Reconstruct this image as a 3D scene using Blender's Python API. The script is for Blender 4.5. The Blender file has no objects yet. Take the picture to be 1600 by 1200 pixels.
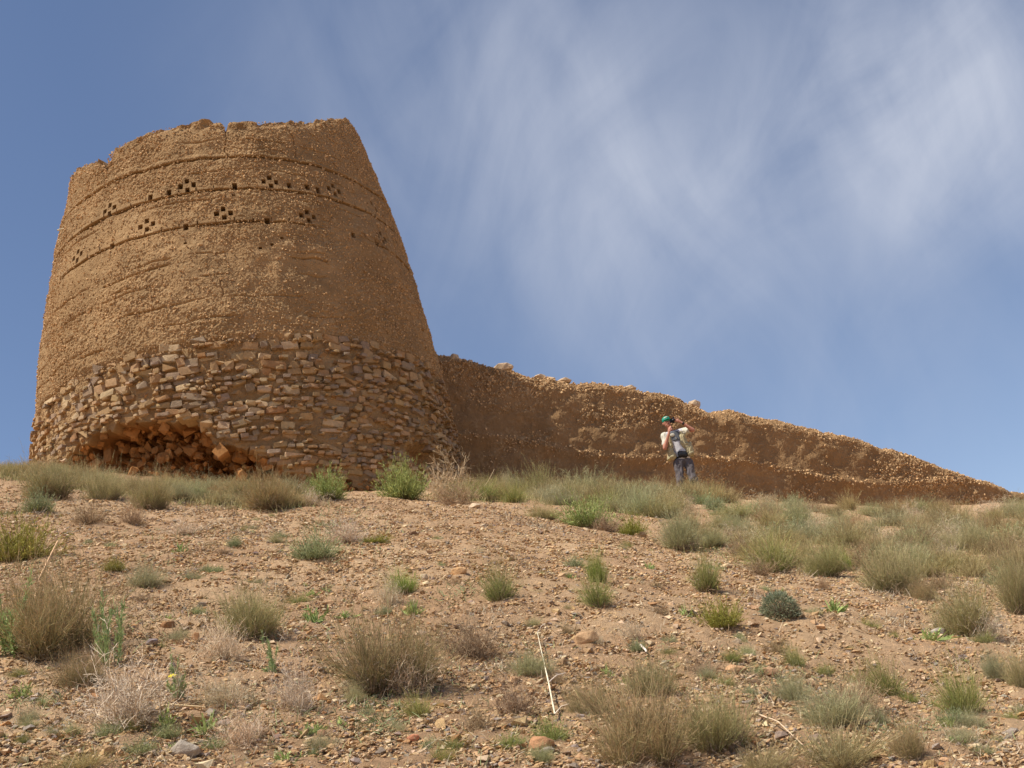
import bpy, bmesh, math, random
import numpy as np
from mathutils import Vector, Matrix
random.seed(7); rng = np.random.default_rng(11)
S = bpy.context.scene; C = S.collection
PI = math.pi; RAD = math.radians
# ------------------------------------------------------------------ camera
F, PITCH, ROLL = 1800.0, RAD(19.901), RAD(10.080)
cam = bpy.data.objects.new('camera', bpy.data.cameras.new('camera')); C.objects.link(cam)
cam.data.sensor_width = 36; cam.data.lens = 36*F/1600; cam.data.clip_end = 9000; cam.data.clip_start = .05
cr, sr, cp, sp = math.cos(ROLL), math.sin(ROLL), math.cos(PITCH), math.sin(PITCH)
def cam_dir(x, y, z):                      # camera coordinates (right, up, forward) -> world
    x, y = cr*x+sr*y, -sr*x+cr*y
    return Vector((x, cp*z-sp*y, sp*z+cp*y))
XR, YU, ZF = cam_dir(1, 0, 0), cam_dir(0, 1, 0), cam_dir(0, 0, 1)
cam.matrix_world = Matrix(((XR.x, YU.x, -ZF.x, 0), (XR.y, YU.y, -ZF.y, 0), (XR.z, YU.z, -ZF.z, 0), (0, 0, 0, 1)))
S.camera = cam
def ray(px, py): return cam_dir((px-800)/F, -(py-600)/F, 1).normalized()
# ------------------------------------------------------------------ light
SUN_AZ, SUN_EL = 243, 60
S.view_settings.view_transform = 'Standard'; S.view_settings.look = 'None'
S.view_settings.exposure = 0.32; S.view_settings.gamma = 1
sl = bpy.data.lights.new('sun', 'SUN'); sun = bpy.data.objects.new('sun', sl); C.objects.link(sun)
sl.energy = 5.0; sl.angle = RAD(.5); sl.color = (1, .94, .82)
sd = Vector((math.sin(RAD(SUN_AZ))*math.cos(RAD(SUN_EL)), math.cos(RAD(SUN_AZ))*math.cos(RAD(SUN_EL)), math.sin(RAD(SUN_EL))))
sun.rotation_euler = sd.to_track_quat('Z', 'Y').to_euler()
W = bpy.data.worlds.new('World'); S.world = W; W.use_nodes = True
nt = W.node_tree; N, L = nt.nodes, nt.links
bg = N['Background']; WS = .094; bg.inputs['Strength'].default_value = WS
sky = N.new('ShaderNodeTexSky'); sky.sky_type = 'NISHITA'; sky.sun_disc = False
sky.sun_elevation = RAD(SUN_EL); sky.sun_rotation = RAD(SUN_AZ); sky.altitude = 1500; sky.dust_density = .6; sky.air_density = 1.0; sky.ozone_density = 1.5
tc = N.new('ShaderNodeTexCoord')
def wmath(op, a, b=None, c=None, clamp=False):
    n = N.new('ShaderNodeMath'); n.operation = op; n.use_clamp = clamp
    for i, v in enumerate((a, b, c)):
        if v is None: continue
        if isinstance(v, (int, float)): n.inputs[i].default_value = v
        else: L.new(v, n.inputs[i])
    return n.outputs[0]
def wdot(v):
    n = N.new('ShaderNodeVectorMath'); n.operation = 'DOT_PRODUCT'
    L.new(tc.outputs['Generated'], n.inputs[0]); n.inputs[1].default_value = v; return n.outputs['Value']
def wnoise(vec, scale, detail, rough, dist):
    n = N.new('ShaderNodeTexNoise'); n.inputs['Scale'].default_value = scale; n.inputs['Detail'].default_value = detail
    n.inputs['Roughness'].default_value = rough; n.inputs['Distortion'].default_value = dist
    L.new(vec, n.inputs['Vector']); return n.outputs['Fac']
def streak(ax, ay, la, lb, off):          # a noise drawn out along one bearing of the sky
    d = cam_dir(ax, ay, 0); e = cam_dir(-ay, ax, 0)
    co = N.new('ShaderNodeCombineXYZ'); L.new(wmath('MULTIPLY', wdot(d), la), co.inputs[0])
    L.new(wmath('MULTIPLY', wdot(e), lb), co.inputs[1]); co.inputs[2].default_value = off
    return co.outputs[0]
blobs = [(600, 40, 8, .45), (720, 150, 8, .5), (900, 60, 8, .6), (820, 240, 7, .45), (960, 200, 5, .45), (1000, 380, 5, .4), (1060, 420, 4, .3), (1180, 480, 7, .22), (1330, 120, 5, .5), (1290, 260, 5, .5),
         (1590, 50, 6, 1.3), (1500, 110, 5, .8), (1440, 170, 5, .6), (1130, 60, 9, .45), (1150, 260, 8, .3), (1450, 420, 8, .25), (880, 420, 7, .25), (1250, 560, 9, .15), (560, 170, 4, .3), (1540, 250, 6, .4), (1380, 600, 10, .26), (1020, 560, 8, .2), (1560, 420, 8, .25)]
acc = None
for (px, py, sg, am) in blobs:
    d = ray(px, py); c0 = math.cos(RAD(sg*1.9))
    mr = N.new('ShaderNodeMapRange'); mr.interpolation_type = 'SMOOTHSTEP'; mr.inputs['From Min'].default_value = c0
    mr.inputs['From Max'].default_value = 1.0; mr.inputs['To Max'].default_value = am; L.new(wdot(d), mr.inputs['Value'])
    acc = mr.outputs[0] if acc is None else wmath('ADD', acc, mr.outputs[0])
n1 = wnoise(streak(.55, -1, 2.8, 6.0, 3.1), 1.0, 5, .5, 1.3)
n2 = wnoise(streak(.55, 1, 2.2, 4.6, 7.7), 1.6, 5, .55, 1.2)
n3 = wnoise(streak(.3, -1, 8, 22, 1.7), 1.0, 7, .65, 1.0)
w = wmath('MULTIPLY_ADD', wmath('SUBTRACT', n1, .5), 1.15, wmath('MULTIPLY_ADD', wmath('SUBTRACT', n2, .5), .9, .68))
w = wmath('ADD', w, wmath('MULTIPLY', wmath('SUBTRACT', n3, .5), .22))
cl = wmath('MULTIPLY', wmath('MAXIMUM', w, 0.05), wmath('MULTIPLY', acc, .165))
cl = wmath('MINIMUM', cl, .85, clamp=True)
tint = N.new('ShaderNodeMix'); tint.data_type = 'RGBA'; tint.blend_type = 'MULTIPLY'; tint.inputs[0].default_value = 1
L.new(sky.outputs[0], tint.inputs[6]); tint.inputs[7].default_value = (1.16, 1.10, 1.10, 1)
mixc = N.new('ShaderNodeMix'); mixc.data_type = 'RGBA'; L.new(cl, mixc.inputs[0]); L.new(tint.outputs[2], mixc.inputs[6])
mixc.inputs[7].default_value = (.54/WS, .57/WS, .65/WS, 1)
L.new(mixc.outputs[2], bg.inputs['Color'])

# ------------------------------------------------------------------ helpers
def hashn(i, j, k, s):
    h = (i*374761393 + j*668265263 + k*2147483647 + s*974711) & 0xffffffff
    h = ((h ^ (h >> 13))*1274126177) & 0xffffffff
    h = ((h ^ (h >> 16))*2246822519) & 0xffffffff
    return ((h ^ (h >> 15)) & 0xffff)/65535.0
def vnoise(P, sc, s=0):                   # value noise -1..1
    Q = P*sc; I = np.floor(Q).astype(np.int64); f = Q-I; f = f*f*(3-2*f)
    r = 0
    for a in (0, 1):
        wa = f[:, 0] if a else 1-f[:, 0]
        for b in (0, 1):
            wb = f[:, 1] if b else 1-f[:, 1]
            for c in (0, 1):
                wc = f[:, 2] if c else 1-f[:, 2]
                r = r + wa*wb*wc*hashn(I[:, 0]+a, I[:, 1]+b, I[:, 2]+c, s)
    return r*2-1
def fbm(P, sc, o, s=0, g=.5):
    r = 0; a = 1
    for k in range(o): r = r + a*vnoise(P, sc*2**k, s+k*17); a *= g
    return r
def smooth(a, b, x): t = np.clip((x-a)/(b-a), 0, 1); return t*t*(3-2*t)
def mesh_np(name, V, Fc, mat, parent=None, col=None, shade=False):
    me = bpy.data.meshes.new(name); V = np.asarray(V, np.float32); Fc = np.asarray(Fc, np.int32)
    k = Fc.shape[1]; n = len(Fc)
    me.vertices.add(len(V)); me.vertices.foreach_set('co', V.ravel())
    me.loops.add(n*k); me.loops.foreach_set('vertex_index', Fc.ravel())
    me.polygons.add(n); me.polygons.foreach_set('loop_start', np.arange(n, dtype=np.int32)*k)
    me.polygons.foreach_set('loop_total', np.full(n, k, np.int32))
    me.update(calc_edges=True); me.validate()
    if col is not None:
        at = me.color_attributes.new('Col', 'FLOAT_COLOR', 'POINT'); c4 = np.ones((len(V), 4), np.float32); c4[:, :3] = col
        at.data.foreach_set('color', c4.ravel())
    me.polygons.foreach_set('use_smooth', np.full(n, shade)); me.materials.append(mat)
    o = bpy.data.objects.new(name, me); C.objects.link(o)
    if parent: o.parent = parent
    return o
def tag(o, label, cat, group=None, kind=None):
    if label: o['label'] = label
    if cat: o['category'] = cat
    if group: o['group'] = group
    if kind: o['kind'] = kind
    return o
def empty(name, loc=(0, 0, 0), rz=0):
    o = bpy.data.objects.new(name, None); C.objects.link(o); o.location = loc; o.rotation_euler = (0, 0, rz); o.empty_display_size = .1; return o
def mat_attr(name, tint=(1, 1, 1), var=.25, nscale=14, bump=.4, bscale=60, rough=.95, trans=0, big=None):
    m = bpy.data.materials.new(name); m.use_nodes = True; nt = m.node_tree; N, L = nt.nodes, nt.links
    b = N['Principled BSDF']; b.inputs['Roughness'].default_value = rough; b.inputs['Specular IOR Level'].default_value = .15
    a = N.new('ShaderNodeAttribute'); a.attribute_name = 'Col'
    g = N.new('ShaderNodeNewGeometry')
    n = N.new('ShaderNodeTexNoise'); n.inputs['Scale'].default_value = nscale; n.inputs['Detail'].default_value = 7; n.inputs['Roughness'].default_value = .65
    L.new(g.outputs['Position'], n.inputs['Vector'])
    mr = N.new('ShaderNodeMapRange'); mr.inputs['From Min'].default_value = .3; mr.inputs['From Max'].default_value = .7
    mr.inputs['To Min'].default_value = 1-var; mr.inputs['To Max'].default_value = 1+var; L.new(n.outputs['Fac'], mr.inputs['Value'])
    vm = N.new('ShaderNodeVectorMath'); vm.operation = 'SCALE'; L.new(a.outputs['Color'], vm.inputs[0]); L.new(mr.outputs[0], vm.inputs['Scale'])
    v2 = N.new('ShaderNodeVectorMath'); v2.operation = 'MULTIPLY'; L.new(vm.outputs[0], v2.inputs[0]); v2.inputs[1].default_value = tint
    last = v2.outputs[0]
    if big:
        nb = N.new('ShaderNodeTexNoise'); nb.inputs['Scale'].default_value = big[0]; nb.inputs['Detail'].default_value = 4; L.new(g.outputs['Position'], nb.inputs['Vector'])
        cr_ = N.new('ShaderNodeValToRGB'); cr_.color_ramp.elements[0].position = .35; cr_.color_ramp.elements[1].position = .65
        cr_.color_ramp.elements[0].color = (*big[1], 1); cr_.color_ramp.elements[1].color = (*big[2], 1); L.new(nb.outputs['Fac'], cr_.inputs[0])
        v3 = N.new('ShaderNodeVectorMath'); v3.operation = 'MULTIPLY'; L.new(last, v3.inputs[0]); L.new(cr_.outputs[0], v3.inputs[1]); last = v3.outputs[0]
    if trans or name == 'twig':
        oi = N.new('ShaderNodeObjectInfo'); rr = N.new('ShaderNodeValToRGB'); els = rr.color_ramp.elements; els[0].color = (.86, .86, .84, 1); els[1].color = (1.12, 1.02, .95, 1)
        e = els.new(.35); e.color = (1.05, 1.0, 1.0, 1); e = els.new(.7); e.color = (.95, 1.0, .88, 1); L.new(oi.outputs['Random'], rr.inputs[0])
        v4 = N.new('ShaderNodeVectorMath'); v4.operation = 'MULTIPLY'; L.new(last, v4.inputs[0]); L.new(rr.outputs[0], v4.inputs[1]); last = v4.outputs[0]
    L.new(last, b.inputs['Base Color'])
    if bump:
        n2 = N.new('ShaderNodeTexNoise'); n2.inputs['Scale'].default_value = bscale; n2.inputs['Detail'].default_value = 6; n2.inputs['Roughness'].default_value = .7
        L.new(g.outputs['Position'], n2.inputs['Vector'])
        bp = N.new('ShaderNodeBump'); bp.inputs['Strength'].default_value = bump; bp.inputs['Distance'].default_value = .02
        L.new(n2.outputs['Fac'], bp.inputs['Height']); L.new(bp.outputs[0], b.inputs['Normal'])
    if trans:
        t = N.new('ShaderNodeBsdfTranslucent'); L.new(last, t.inputs['Color']); mx = N.new('ShaderNodeMixShader'); mx.inputs[0].default_value = trans
        L.new(b.outputs[0], mx.inputs[1]); L.new(t.outputs[0], mx.inputs[2]); L.new(mx.outputs[0], N['Material Output'].inputs['Surface'])
    return m
def mat_flat(name, col, rough=.8, var=.12, scale=30, bump=.15):
    m = bpy.data.materials.new(name); m.use_nodes = True; nt = m.node_tree; N, L = nt.nodes, nt.links
    b = N['Principled BSDF']; b.inputs['Roughness'].default_value = rough; b.inputs['Specular IOR Level'].default_value = .3
    g = N.new('ShaderNodeNewGeometry'); n = N.new('ShaderNodeTexNoise'); n.inputs['Scale'].default_value = scale; n.inputs['Detail'].default_value = 4
    L.new(g.outputs['Position'], n.inputs['Vector'])
    r = N.new('ShaderNodeValToRGB'); r.color_ramp.elements[0].position = .3; r.color_ramp.elements[1].position = .7
    r.color_ramp.elements[0].color = (*[c*(1-var) for c in col], 1); r.color_ramp.elements[1].color = (*[min(1, c*(1+var)) for c in col], 1)
    L.new(n.outputs['Fac'], r.inputs[0]); L.new(r.outputs[0], b.inputs['Base Color'])
    bp = N.new('ShaderNodeBump'); bp.inputs['Strength'].default_value = bump; bp.inputs['Distance'].default_value = .01
    L.new(n.outputs['Fac'], bp.inputs['Height']); L.new(bp.outputs[0], b.inputs['Normal'])
    return m
M_MUD = mat_attr('mud', var=.13, nscale=9, bump=.9, bscale=45, big=(.55, (.88, .86, .84), (1.08, 1.08, 1.1)))
M_STONE = mat_attr('stone', var=.22, nscale=16, bump=.8, bscale=50)
M_SOIL = mat_attr('soil', var=.22, nscale=22, bump=1.0, bscale=95, big=(.5, (.9, .88, .86), (1.08, 1.08, 1.08)))
M_PEB = mat_attr('pebble', var=.18, nscale=30, bump=.5, bscale=90)
M_PLANT = mat_attr('plant', tint=(1.12, 1.06, .95), var=.2, nscale=12, bump=0, rough=.8, trans=.2)
M_TWIG = mat_attr('twig', tint=(1.12, 1.06, 1.0), var=.2, nscale=30, bump=0, rough=.9)

# rock prototypes: convex hulls of scattered points, faceted
def hull(n, seed, flat=1.0, box=False):
    r = random.Random(seed); bm = bmesh.new()
    for _ in range(n):
        if box: p = Vector([r.choice((-1, 1))*r.uniform(.62, 1)*(1 if k != 1 else 1) for k in range(3)])
        else:
            p = Vector([r.gauss(0, 1) for _ in range(3)]).normalized(); p *= r.uniform(.8, 1.0)
            p = Vector([max(-.8, min(.8, c)) for c in p])
        p.z *= flat; bm.verts.new(p)
    g = bmesh.ops.convex_hull(bm, input=bm.verts); bmesh.ops.delete(bm, geom=list({e for e in g['geom_interior'] if isinstance(e, bmesh.types.BMVert)}), context='VERTS')
    bmesh.ops.triangulate(bm, faces=bm.faces); bm.verts.index_update()
    V = np.array([v.co[:] for v in bm.verts]); Fc = np.array([[v.index for v in f.verts] for f in bm.faces]); bm.free(); return V, Fc
P_SMALL = [hull(9, 100+i) for i in range(16)]
P_BOX = [hull(14, 200+i, box=i % 2 == 0) for i in range(40)]
def block(seed):                            # a worn, roughly squared building stone
    r = random.Random(seed); bm = bmesh.new()
    for sx in (-1, 1):
        for sy in (-1, 1):
            for sz in (-1, 1):
                cx, cy = sx*r.uniform(.78, 1.0), sy*r.uniform(.72, 1.0)
                bm.verts.new((cx, cy*r.uniform(.6, .85), sz*r.uniform(.7, .95))); bm.verts.new((cx*r.uniform(.62, .85), cy, sz*r.uniform(.7, 1.0)))
    g_ = bmesh.ops.convex_hull(bm, input=bm.verts); bmesh.ops.delete(bm, geom=list({e for e in g_['geom_interior'] if isinstance(e, bmesh.types.BMVert)}), context='VERTS')
    bmesh.ops.triangulate(bm, faces=bm.faces); bm.verts.index_update()
    V = np.array([v.co[:] for v in bm.verts]); Fc = np.array([[v.index for v in f.verts] for f in bm.faces]); bm.free(); return V, Fc
P_BLK = [block(500+i) for i in range(40)]
P_BIG = [hull(26, 300+i) for i in range(10)]
def rotmats(n, g, full=True):
    q = g.normal(size=(n, 4)); q /= np.linalg.norm(q, axis=1)[:, None]; w_, x, y, z = q.T
    return np.stack([np.stack([1-2*(y*y+z*z), 2*(x*y-z*w_), 2*(x*z+y*w_)], -1), np.stack([2*(x*y+z*w_), 1-2*(x*x+z*z), 2*(y*z-x*w_)], -1), np.stack([2*(x*z-y*w_), 2*(y*z+x*w_), 1-2*(x*x+y*y)], -1)], 1)
def scatter(protos, pos, B, cols, g):     # B (n,3,3) columns = scaled local axes
    n = len(pos); pick = g.integers(0, len(protos), n); VV, FF, CC = [], [], []; off = 0
    for k, (V, Fc) in enumerate(protos):
        idx = np.where(pick == k)[0]
        if not len(idx): continue
        P = np.einsum('nij,vj->nvi', B[idx], V)+pos[idx][:, None, :]
        VV.append(P.reshape(-1, 3)); CC.append(np.repeat(cols[idx], len(V), axis=0))
        FF.append((Fc[None]+(off+np.arange(len(idx))*len(V))[:, None, None]).reshape(-1, 3)); off += len(idx)*len(V)
    return np.concatenate(VV), np.concatenate(FF), np.concatenate(CC)
TAN = np.array([.47, .305, .16]); PALE = np.array([.62, .46, .29]); GREY = np.array([.31, .25, .20]); RUST = np.array([.40, .22, .10]); LILAC = np.array([.29, .215, .165])
def rock_cols(n, g, w=(.45, .15, .14, .16, .10)):
    pal = np.stack([TAN, PALE, GREY, RUST, LILAC]); c = pal[g.choice(5, n, p=np.array(w)/sum(w))]
    return c*g.uniform(.8, 1.2, (n, 1))*g.uniform(.95, 1.05, (n, 3))

# ------------------------------------------------------------------ terrain (smooth surface through surveyed points)
SURV = {0: [(1200, 4.5), (1000, 6.5), (900, 8.3), (830, 10.5), (770, 14), (742, 18), (734, 21.5)],
        250: [(1200, 4.3), (1000, 6.0), (900, 7.7), (830, 10), (790, 12.5), (767, 16), (753, 18.8)],
        500: [(1200, 4.2), (1000, 6.0), (900, 7.8), (840, 9.8), (790, 12.5), (776, 16), (770, 19.5)],
        800: [(1200, 4.2), (1000, 6.0), (900, 7.8), (850, 9.4), (805, 12.5), (783, 16.5), (770, 21), (766, 25.5)],
        1060: [(1200, 4.3), (1000, 6.1), (920, 7.9), (860, 11), (812, 16), (788, 21), (780, 25), (778, 28)],
        1320: [(1200, 4.4), (1020, 6.3), (940, 8.3), (870, 11.5), (825, 17), (803, 23), (797, 30)],
        1600: [(1200, 4.6), (1040, 6.6), (950, 8.8), (880, 12), (838, 18), (815, 25), (806, 35)]}
pts = []
for px, rows in SURV.items():
    for py, d in rows:
        v = ray(px, py); k = d/math.hypot(v.x, v.y); pts.append((v.x*k, v.y*k, v.z*k))
pts += [(0, 0, -1.62), (-3, 0, -1.2), (3, 0, -2.0), (-8, 3, .3), (8, 3, -2.4), (0, -8, -4.5), (-10, 10, 4.2), (12, 10, .2), (-16, 20, 7.2), (22, 28, 3.0), (-5.7, 23.3, 7.2),
        (-12, 27, 7.6), (-5, 33, 7.3), (4, 36, 5.6), (18, 40, 3.4), (-16, 40, 5.0), (0, 50, 3), (26, 50, 0), (-30, 30, 5), (-30, 5, 3), (30, 10, -2)]
pts = np.array(pts)
def tps(r2): return np.where(r2 > 1e-12, .5*r2*np.log(r2+1e-12), 0)
_n = len(pts); _K = tps(((pts[:, None, :2]-pts[None, :, :2])**2).sum(-1))+np.eye(_n)*.35; _P = np.c_[np.ones(_n), pts[:, :2]]
_sol = np.linalg.solve(np.block([[_K, _P], [_P.T, np.zeros((3, 3))]]), np.r_[pts[:, 2], np.zeros(3)])
def base_h(X, Y):
    X = np.asarray(X, float).ravel(); Y = np.asarray(Y, float).ravel(); out = np.empty(len(X))
    R = np.hypot(X, Y-12); sc = np.minimum(1, 38/np.maximum(R, 1e-6)); Xc, Yc = X*sc, 12+(Y-12)*sc
    for s in range(0, len(X), 40000):
        e = slice(s, s+40000); k = tps((Xc[e, None]-pts[None, :, 0])**2+(Yc[e, None]-pts[None, :, 1])**2)
        out[e] = k@_sol[:_n]+_sol[_n]+_sol[_n+1]*Xc[e]+_sol[_n+2]*Yc[e]
    fade = smooth(38, 140, R); out = out*(1-fade)+fade*(-6)
    return out+np.clip(R-38, 0, 60)*-.12*(1-fade)
def ground_h(X, Y, fine=False):
    X = np.asarray(X, float).ravel(); Y = np.asarray(Y, float).ravel(); P = np.c_[X, Y, np.zeros(len(X))]
    h = base_h(X, Y)+.05*fbm(P, .7, 2, 5)+.02*fbm(P, 2.6, 2, 9)
    if fine: h = h+.012*fbm(P, 9, 3, 21, .6)
    return h
def gh(x, y): return float(ground_h([x], [y])[0])
def on_ground(px, py):
    d = ray(px, py); t = np.arange(2.5, 45, .02); X = d.x*t; Y = d.y*t; h = base_h(X, Y); g = d.z*t-h
    i = np.where(g < 0)[0]; i = i[0] if len(i) else int(np.argmin(g)); x, y = X[i], Y[i]
    return Vector((x, y, gh(x, y)))
az = np.r_[np.linspace(-PI, -.56, 60)[:-1], np.linspace(-.56, .56, 760), np.linspace(.56, PI, 60)[1:-1]]
rad = np.r_[0.4, 1.0, 1.8, np.geomspace(2.6, 36, 700), np.geomspace(37, 4000, 60)]
A, R_ = np.meshgrid(az, rad); gx, gy = (R_*np.sin(A)).ravel(), (R_*np.cos(A)).ravel()
gz = ground_h(gx, gy, True); na, nr = len(az), len(rad)
ii = np.arange(nr-1)[:, None]*na; jj = np.arange(na)[None]; j2 = (np.arange(na)+1) % na
quads = np.stack([ii+jj, ii+j2[None], ii+na+j2[None], ii+na+jj], -1).reshape(-1, 4)
GP = np.c_[gx, gy, gz]
t_ = smooth(-.4, .6, fbm(GP, .9, 3, 77))[:, None]
gcol = np.array([.44, .275, .155])*(1-t_)+np.array([.50, .33, .19])*t_
ground = mesh_np('ground', GP, quads[:, ::-1], M_SOIL, col=gcol, shade=True); tag(ground, 'stony tan hillside sloping up to the ruined tower', None, kind='structure')

# ------------------------------------------------------------------ gravel over the slope
def gravel(n, dmin, dmax, smin, smax, seed, power=1.0, band=.50):
    g = np.random.default_rng(seed); a = g.uniform(-.50, .50, n)+0.0; u = g.uniform(0, 1, n)
    r = dmin*(dmax/dmin)**u if power == 1 else (dmin**(2-power)+u*(dmax**(2-power)-dmin**(2-power)))**(1/(2-power))
    X, Y = r*np.sin(a), r*np.cos(a)
    P = np.c_[X, Y, 0*X]; keep = (vnoise(P, 1.1, 31)+.8*vnoise(P, 3.3, 32)) > g.uniform(-4.2, .4, n); X, Y = X[keep], Y[keep]
    r = r[keep]; n = len(X); Z = ground_h(X, Y)
    s = smin*(smax/smin)**(g.uniform(0, 1, n)**2.6)
    B = rotmats(n, g)*(s[:, None]*g.uniform(.65, 1.25, (n, 3)))[:, None, :]
    B[:, 2, :] *= .62
    return scatter(P_SMALL, np.c_[X, Y, Z+s*.15], B, rock_cols(n, g, (.56, .22, .07, .12, .05)), g)
parts_ = [gravel(170000, 3.6, 13, .0055, .022, 1), gravel(95000, 8, 15, .008, .026, 5), gravel(16000, 14, 26, .012, .035, 2), gravel(3400, 3.6, 16, .018, .048, 3)]
off = 0; VV, FF, CC = [], [], []
for v, f, c in parts_: VV.append(v); FF.append(f+off); CC.append(c); off += len(v)
tag(mesh_np('gravel', np.concatenate(VV), np.concatenate(FF), M_PEB, col=np.concatenate(CC)), 'loose tan and grey gravel strewn over the slope', 'gravel', kind='stuff')

# ------------------------------------------------------------------ tower
TC = np.array([-5.738, 23.304])
def tr(z): return 4.384-.0028*(z-6)-.01401*(z-6)**2
def tower_hit(px, py):
    d = ray(px, py); t = np.arange(14, 34, .004); X, Y, Z = d.x*t, d.y*t, d.z*t
    g = np.hypot(X-TC[0], Y-TC[1])-tr(Z); i = np.where(g < 0)[0]; i = i[0] if len(i) else int(np.argmin(g))
    return math.atan2(X[i]-TC[0], -(Y[i]-TC[1])), float(Z[i])
def tpos(th, z, off=0):
    r = tr(z)+off; return np.stack([TC[0]+r*np.sin(th), TC[1]-r*np.cos(th), z+0*th], -1)
rim_px = [(112, 275), (118, 266), (135, 256), (150, 250), (160, 252), (168, 258), (171, 240), (200, 222), (240, 204), (280, 195), (325, 190), (343, 188), (352, 195), (362, 188), (400, 190), (425, 191), (458, 190), (500, 186), (530, 184), (545, 186), (552, 196)]
rim = sorted(tower_hit(*p) for p in rim_px); rt = np.array([a for a, b in rim]); rz = np.array([b for a, b in rim])
rt = np.r_[-PI, -2.4, rt, 2.2, PI]; rz = np.r_[14.3, 14.6, rz, 14.6, 14.3]
ncol = 1150
th = np.r_[np.linspace(-PI, -1.55, 110)[:-1], np.linspace(-1.55, 1.75, ncol), np.linspace(1.75, PI, 90)[1:-1]]
zt = np.interp(th, rt, rz)+.025*vnoise(np.c_[th*9, th*0, th*0], 2.2, 3)+.02*vnoise(np.c_[th*30, th*0, th*0], 1, 4)
rows = 760; q = np.linspace(0, 1, rows); z0 = 4.6
zfull = z0+q*(15.6-z0)
TH, ZZ = np.meshgrid(th, zfull)
over = ZZ-zt[None]                         # rows above the rim are squeezed onto it
na_ = tower_hit(169, 252)[0]; zt = zt-.30*np.exp(-((th-na_)/.022)**2)-.14*np.exp(-((th-tower_hit(352, 190)[0])/.012)**2)+.045*vnoise(np.c_[th*14, th*0, th*0], 2.0, 14)
over = ZZ-zt[None]; ZZc = np.minimum(ZZ, zt[None]); THf, ZF_ = TH.ravel(), ZZc.ravel(); overf = np.maximum(over.ravel(), 0)
P0 = tpos(THf, ZF_); s_ = THf*4.2
disp = .05*fbm(P0, .8, 3, 41)+.018*fbm(P0, 4.0, 2, 51)
lump = .45*fbm(P0*np.array([1, 1, 1.4]), 11, 1, 61, .6)+.9*fbm(P0, 21, 2, 62, .75)
rough_mask = smooth(-.5, .7, fbm(P0, .9, 2, 71)+.25*smooth(11.5, 9.3, ZF_))
disp += (.004+.013*rough_mask)*lump-.055*smooth(8.85, 8.7, ZF_)+.012*np.abs(vnoise(P0, 30, 81))
edge = smooth(.35, 0, zt[None]-ZZ).ravel(); disp += edge*(.08*vnoise(P0, 7, 91)-.05)
def line(zc, wid, dep, jag=.015, t0=-9, t1=9, gap=0, seed=0):
    zz = zc+jag*vnoise(np.c_[THf*8, 0*THf, 0*THf], 2, 100+seed); m = np.exp(-((ZF_-zz)/wid)**2)*(THf > t0)*(THf < t1)
    if gap: m = m*smooth(gap-.25, gap+.1, vnoise(np.c_[THf*5, 0*THf, 0*THf], 1.3, 200+seed))
    return -dep*m
disp += line(12.94, .018, .13, .012)+line(13.0, .05, -.02)
for zc, sd_, gp in ((12.13, 1, 0), (11.32, 2, -.45)):   # brick string courses: a proud course with a dark joint below it
    zz = zc+.01*vnoise(np.c_[THf*6, 0*THf, 0*THf], 2, 100+sd_)
    m = 1.0 if not gp else smooth(gp-.2, gp+.1, vnoise(np.c_[THf*3.7, 0*THf, 0*THf], 1.3, 207))
    course = (np.abs(ZF_-zz-.045) < .042)*m
    joint = (np.abs(((s_*1/.37) % 1)-.5) > .472)
    disp = np.where(course > .4, disp*.3+.016-.05*joint, disp)
    disp += -.13*np.exp(-((ZF_-zz+.018)/.017)**2)*m
for k, zc in enumerate((10.62, 10.1, 9.62, 9.2, 11.9, 12.6, 13.4)): disp += line(zc, .02, .028, .03, gap=.12, seed=60+k)
for k, (px, py, hw) in enumerate([(330, 405, .55), (235, 484, .16), (150, 470, .2), (130, 560, .2)]):
    a, z = tower_hit(px, py); disp += line(z, .018, .05, .03, a-hw, a+hw, -.3, 20+k)
for px, py, ln in [(352, 215, .5), (457, 225, .35), (100, 430, .3), (350, 450, .2), (300, 560, .2)]:    # upright cracks
    a, z = tower_hit(px, py); aw = a+.012*vnoise(np.c_[ZF_*7, 0*ZF_, 0*ZF_], 1, int(px)); disp += -.035*np.exp(-((THf-aw)*4.2/.014)**2)*(np.abs(ZF_-z) < ln)
holes = []
def cross(px, py, only=(0, 1, 2, 3)):
    a, z = tower_hit(px, py)
    for k, (du, dz) in enumerate(((0, .105), (-.135, 0), (.135, 0), (.01, -.105))):
        if k in only: holes.append((a+du/4.0, z+dz, .040+.006*((k*7+px) % 3)/2, .052))
for p in [(171, 327), (292, 290), (422, 284), (522, 297), (121, 400), (229, 352), (349, 333), (481, 338), (596, 371)]: cross(*p)
cross(583, 324, (0, 2))
for p in [(235, 308), (264, 301), (367, 290), (452, 290), (480, 293), (497, 298), (175, 385), (290, 355), (418, 346), (552, 368), (590, 383)]:
    a, z = tower_hit(*p); holes.append((a, z, .046, .062 if p[0] != 497 else .08))
for p in [(365, 305), (290, 380), (407, 388), (425, 382), (108, 345), (440, 372)]:
    a, z = tower_hit(*p); holes.append((a, z, .03, .02))
for a, z, hw, hh in holes:                  # flat brick bedding round each opening, then the opening itself
    du = np.abs(THf-a)*4.0; dz = np.abs(ZF_-z); near = smooth(.2, .07, np.maximum(du, dz*1.6)); disp = disp*(1-.75*near)
    n_ = vnoise(P0, 40, 5)*.008
    disp = np.where((du < hw+n_*.3) & (dz < hh+n_*.3), -.30, disp)
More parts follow.
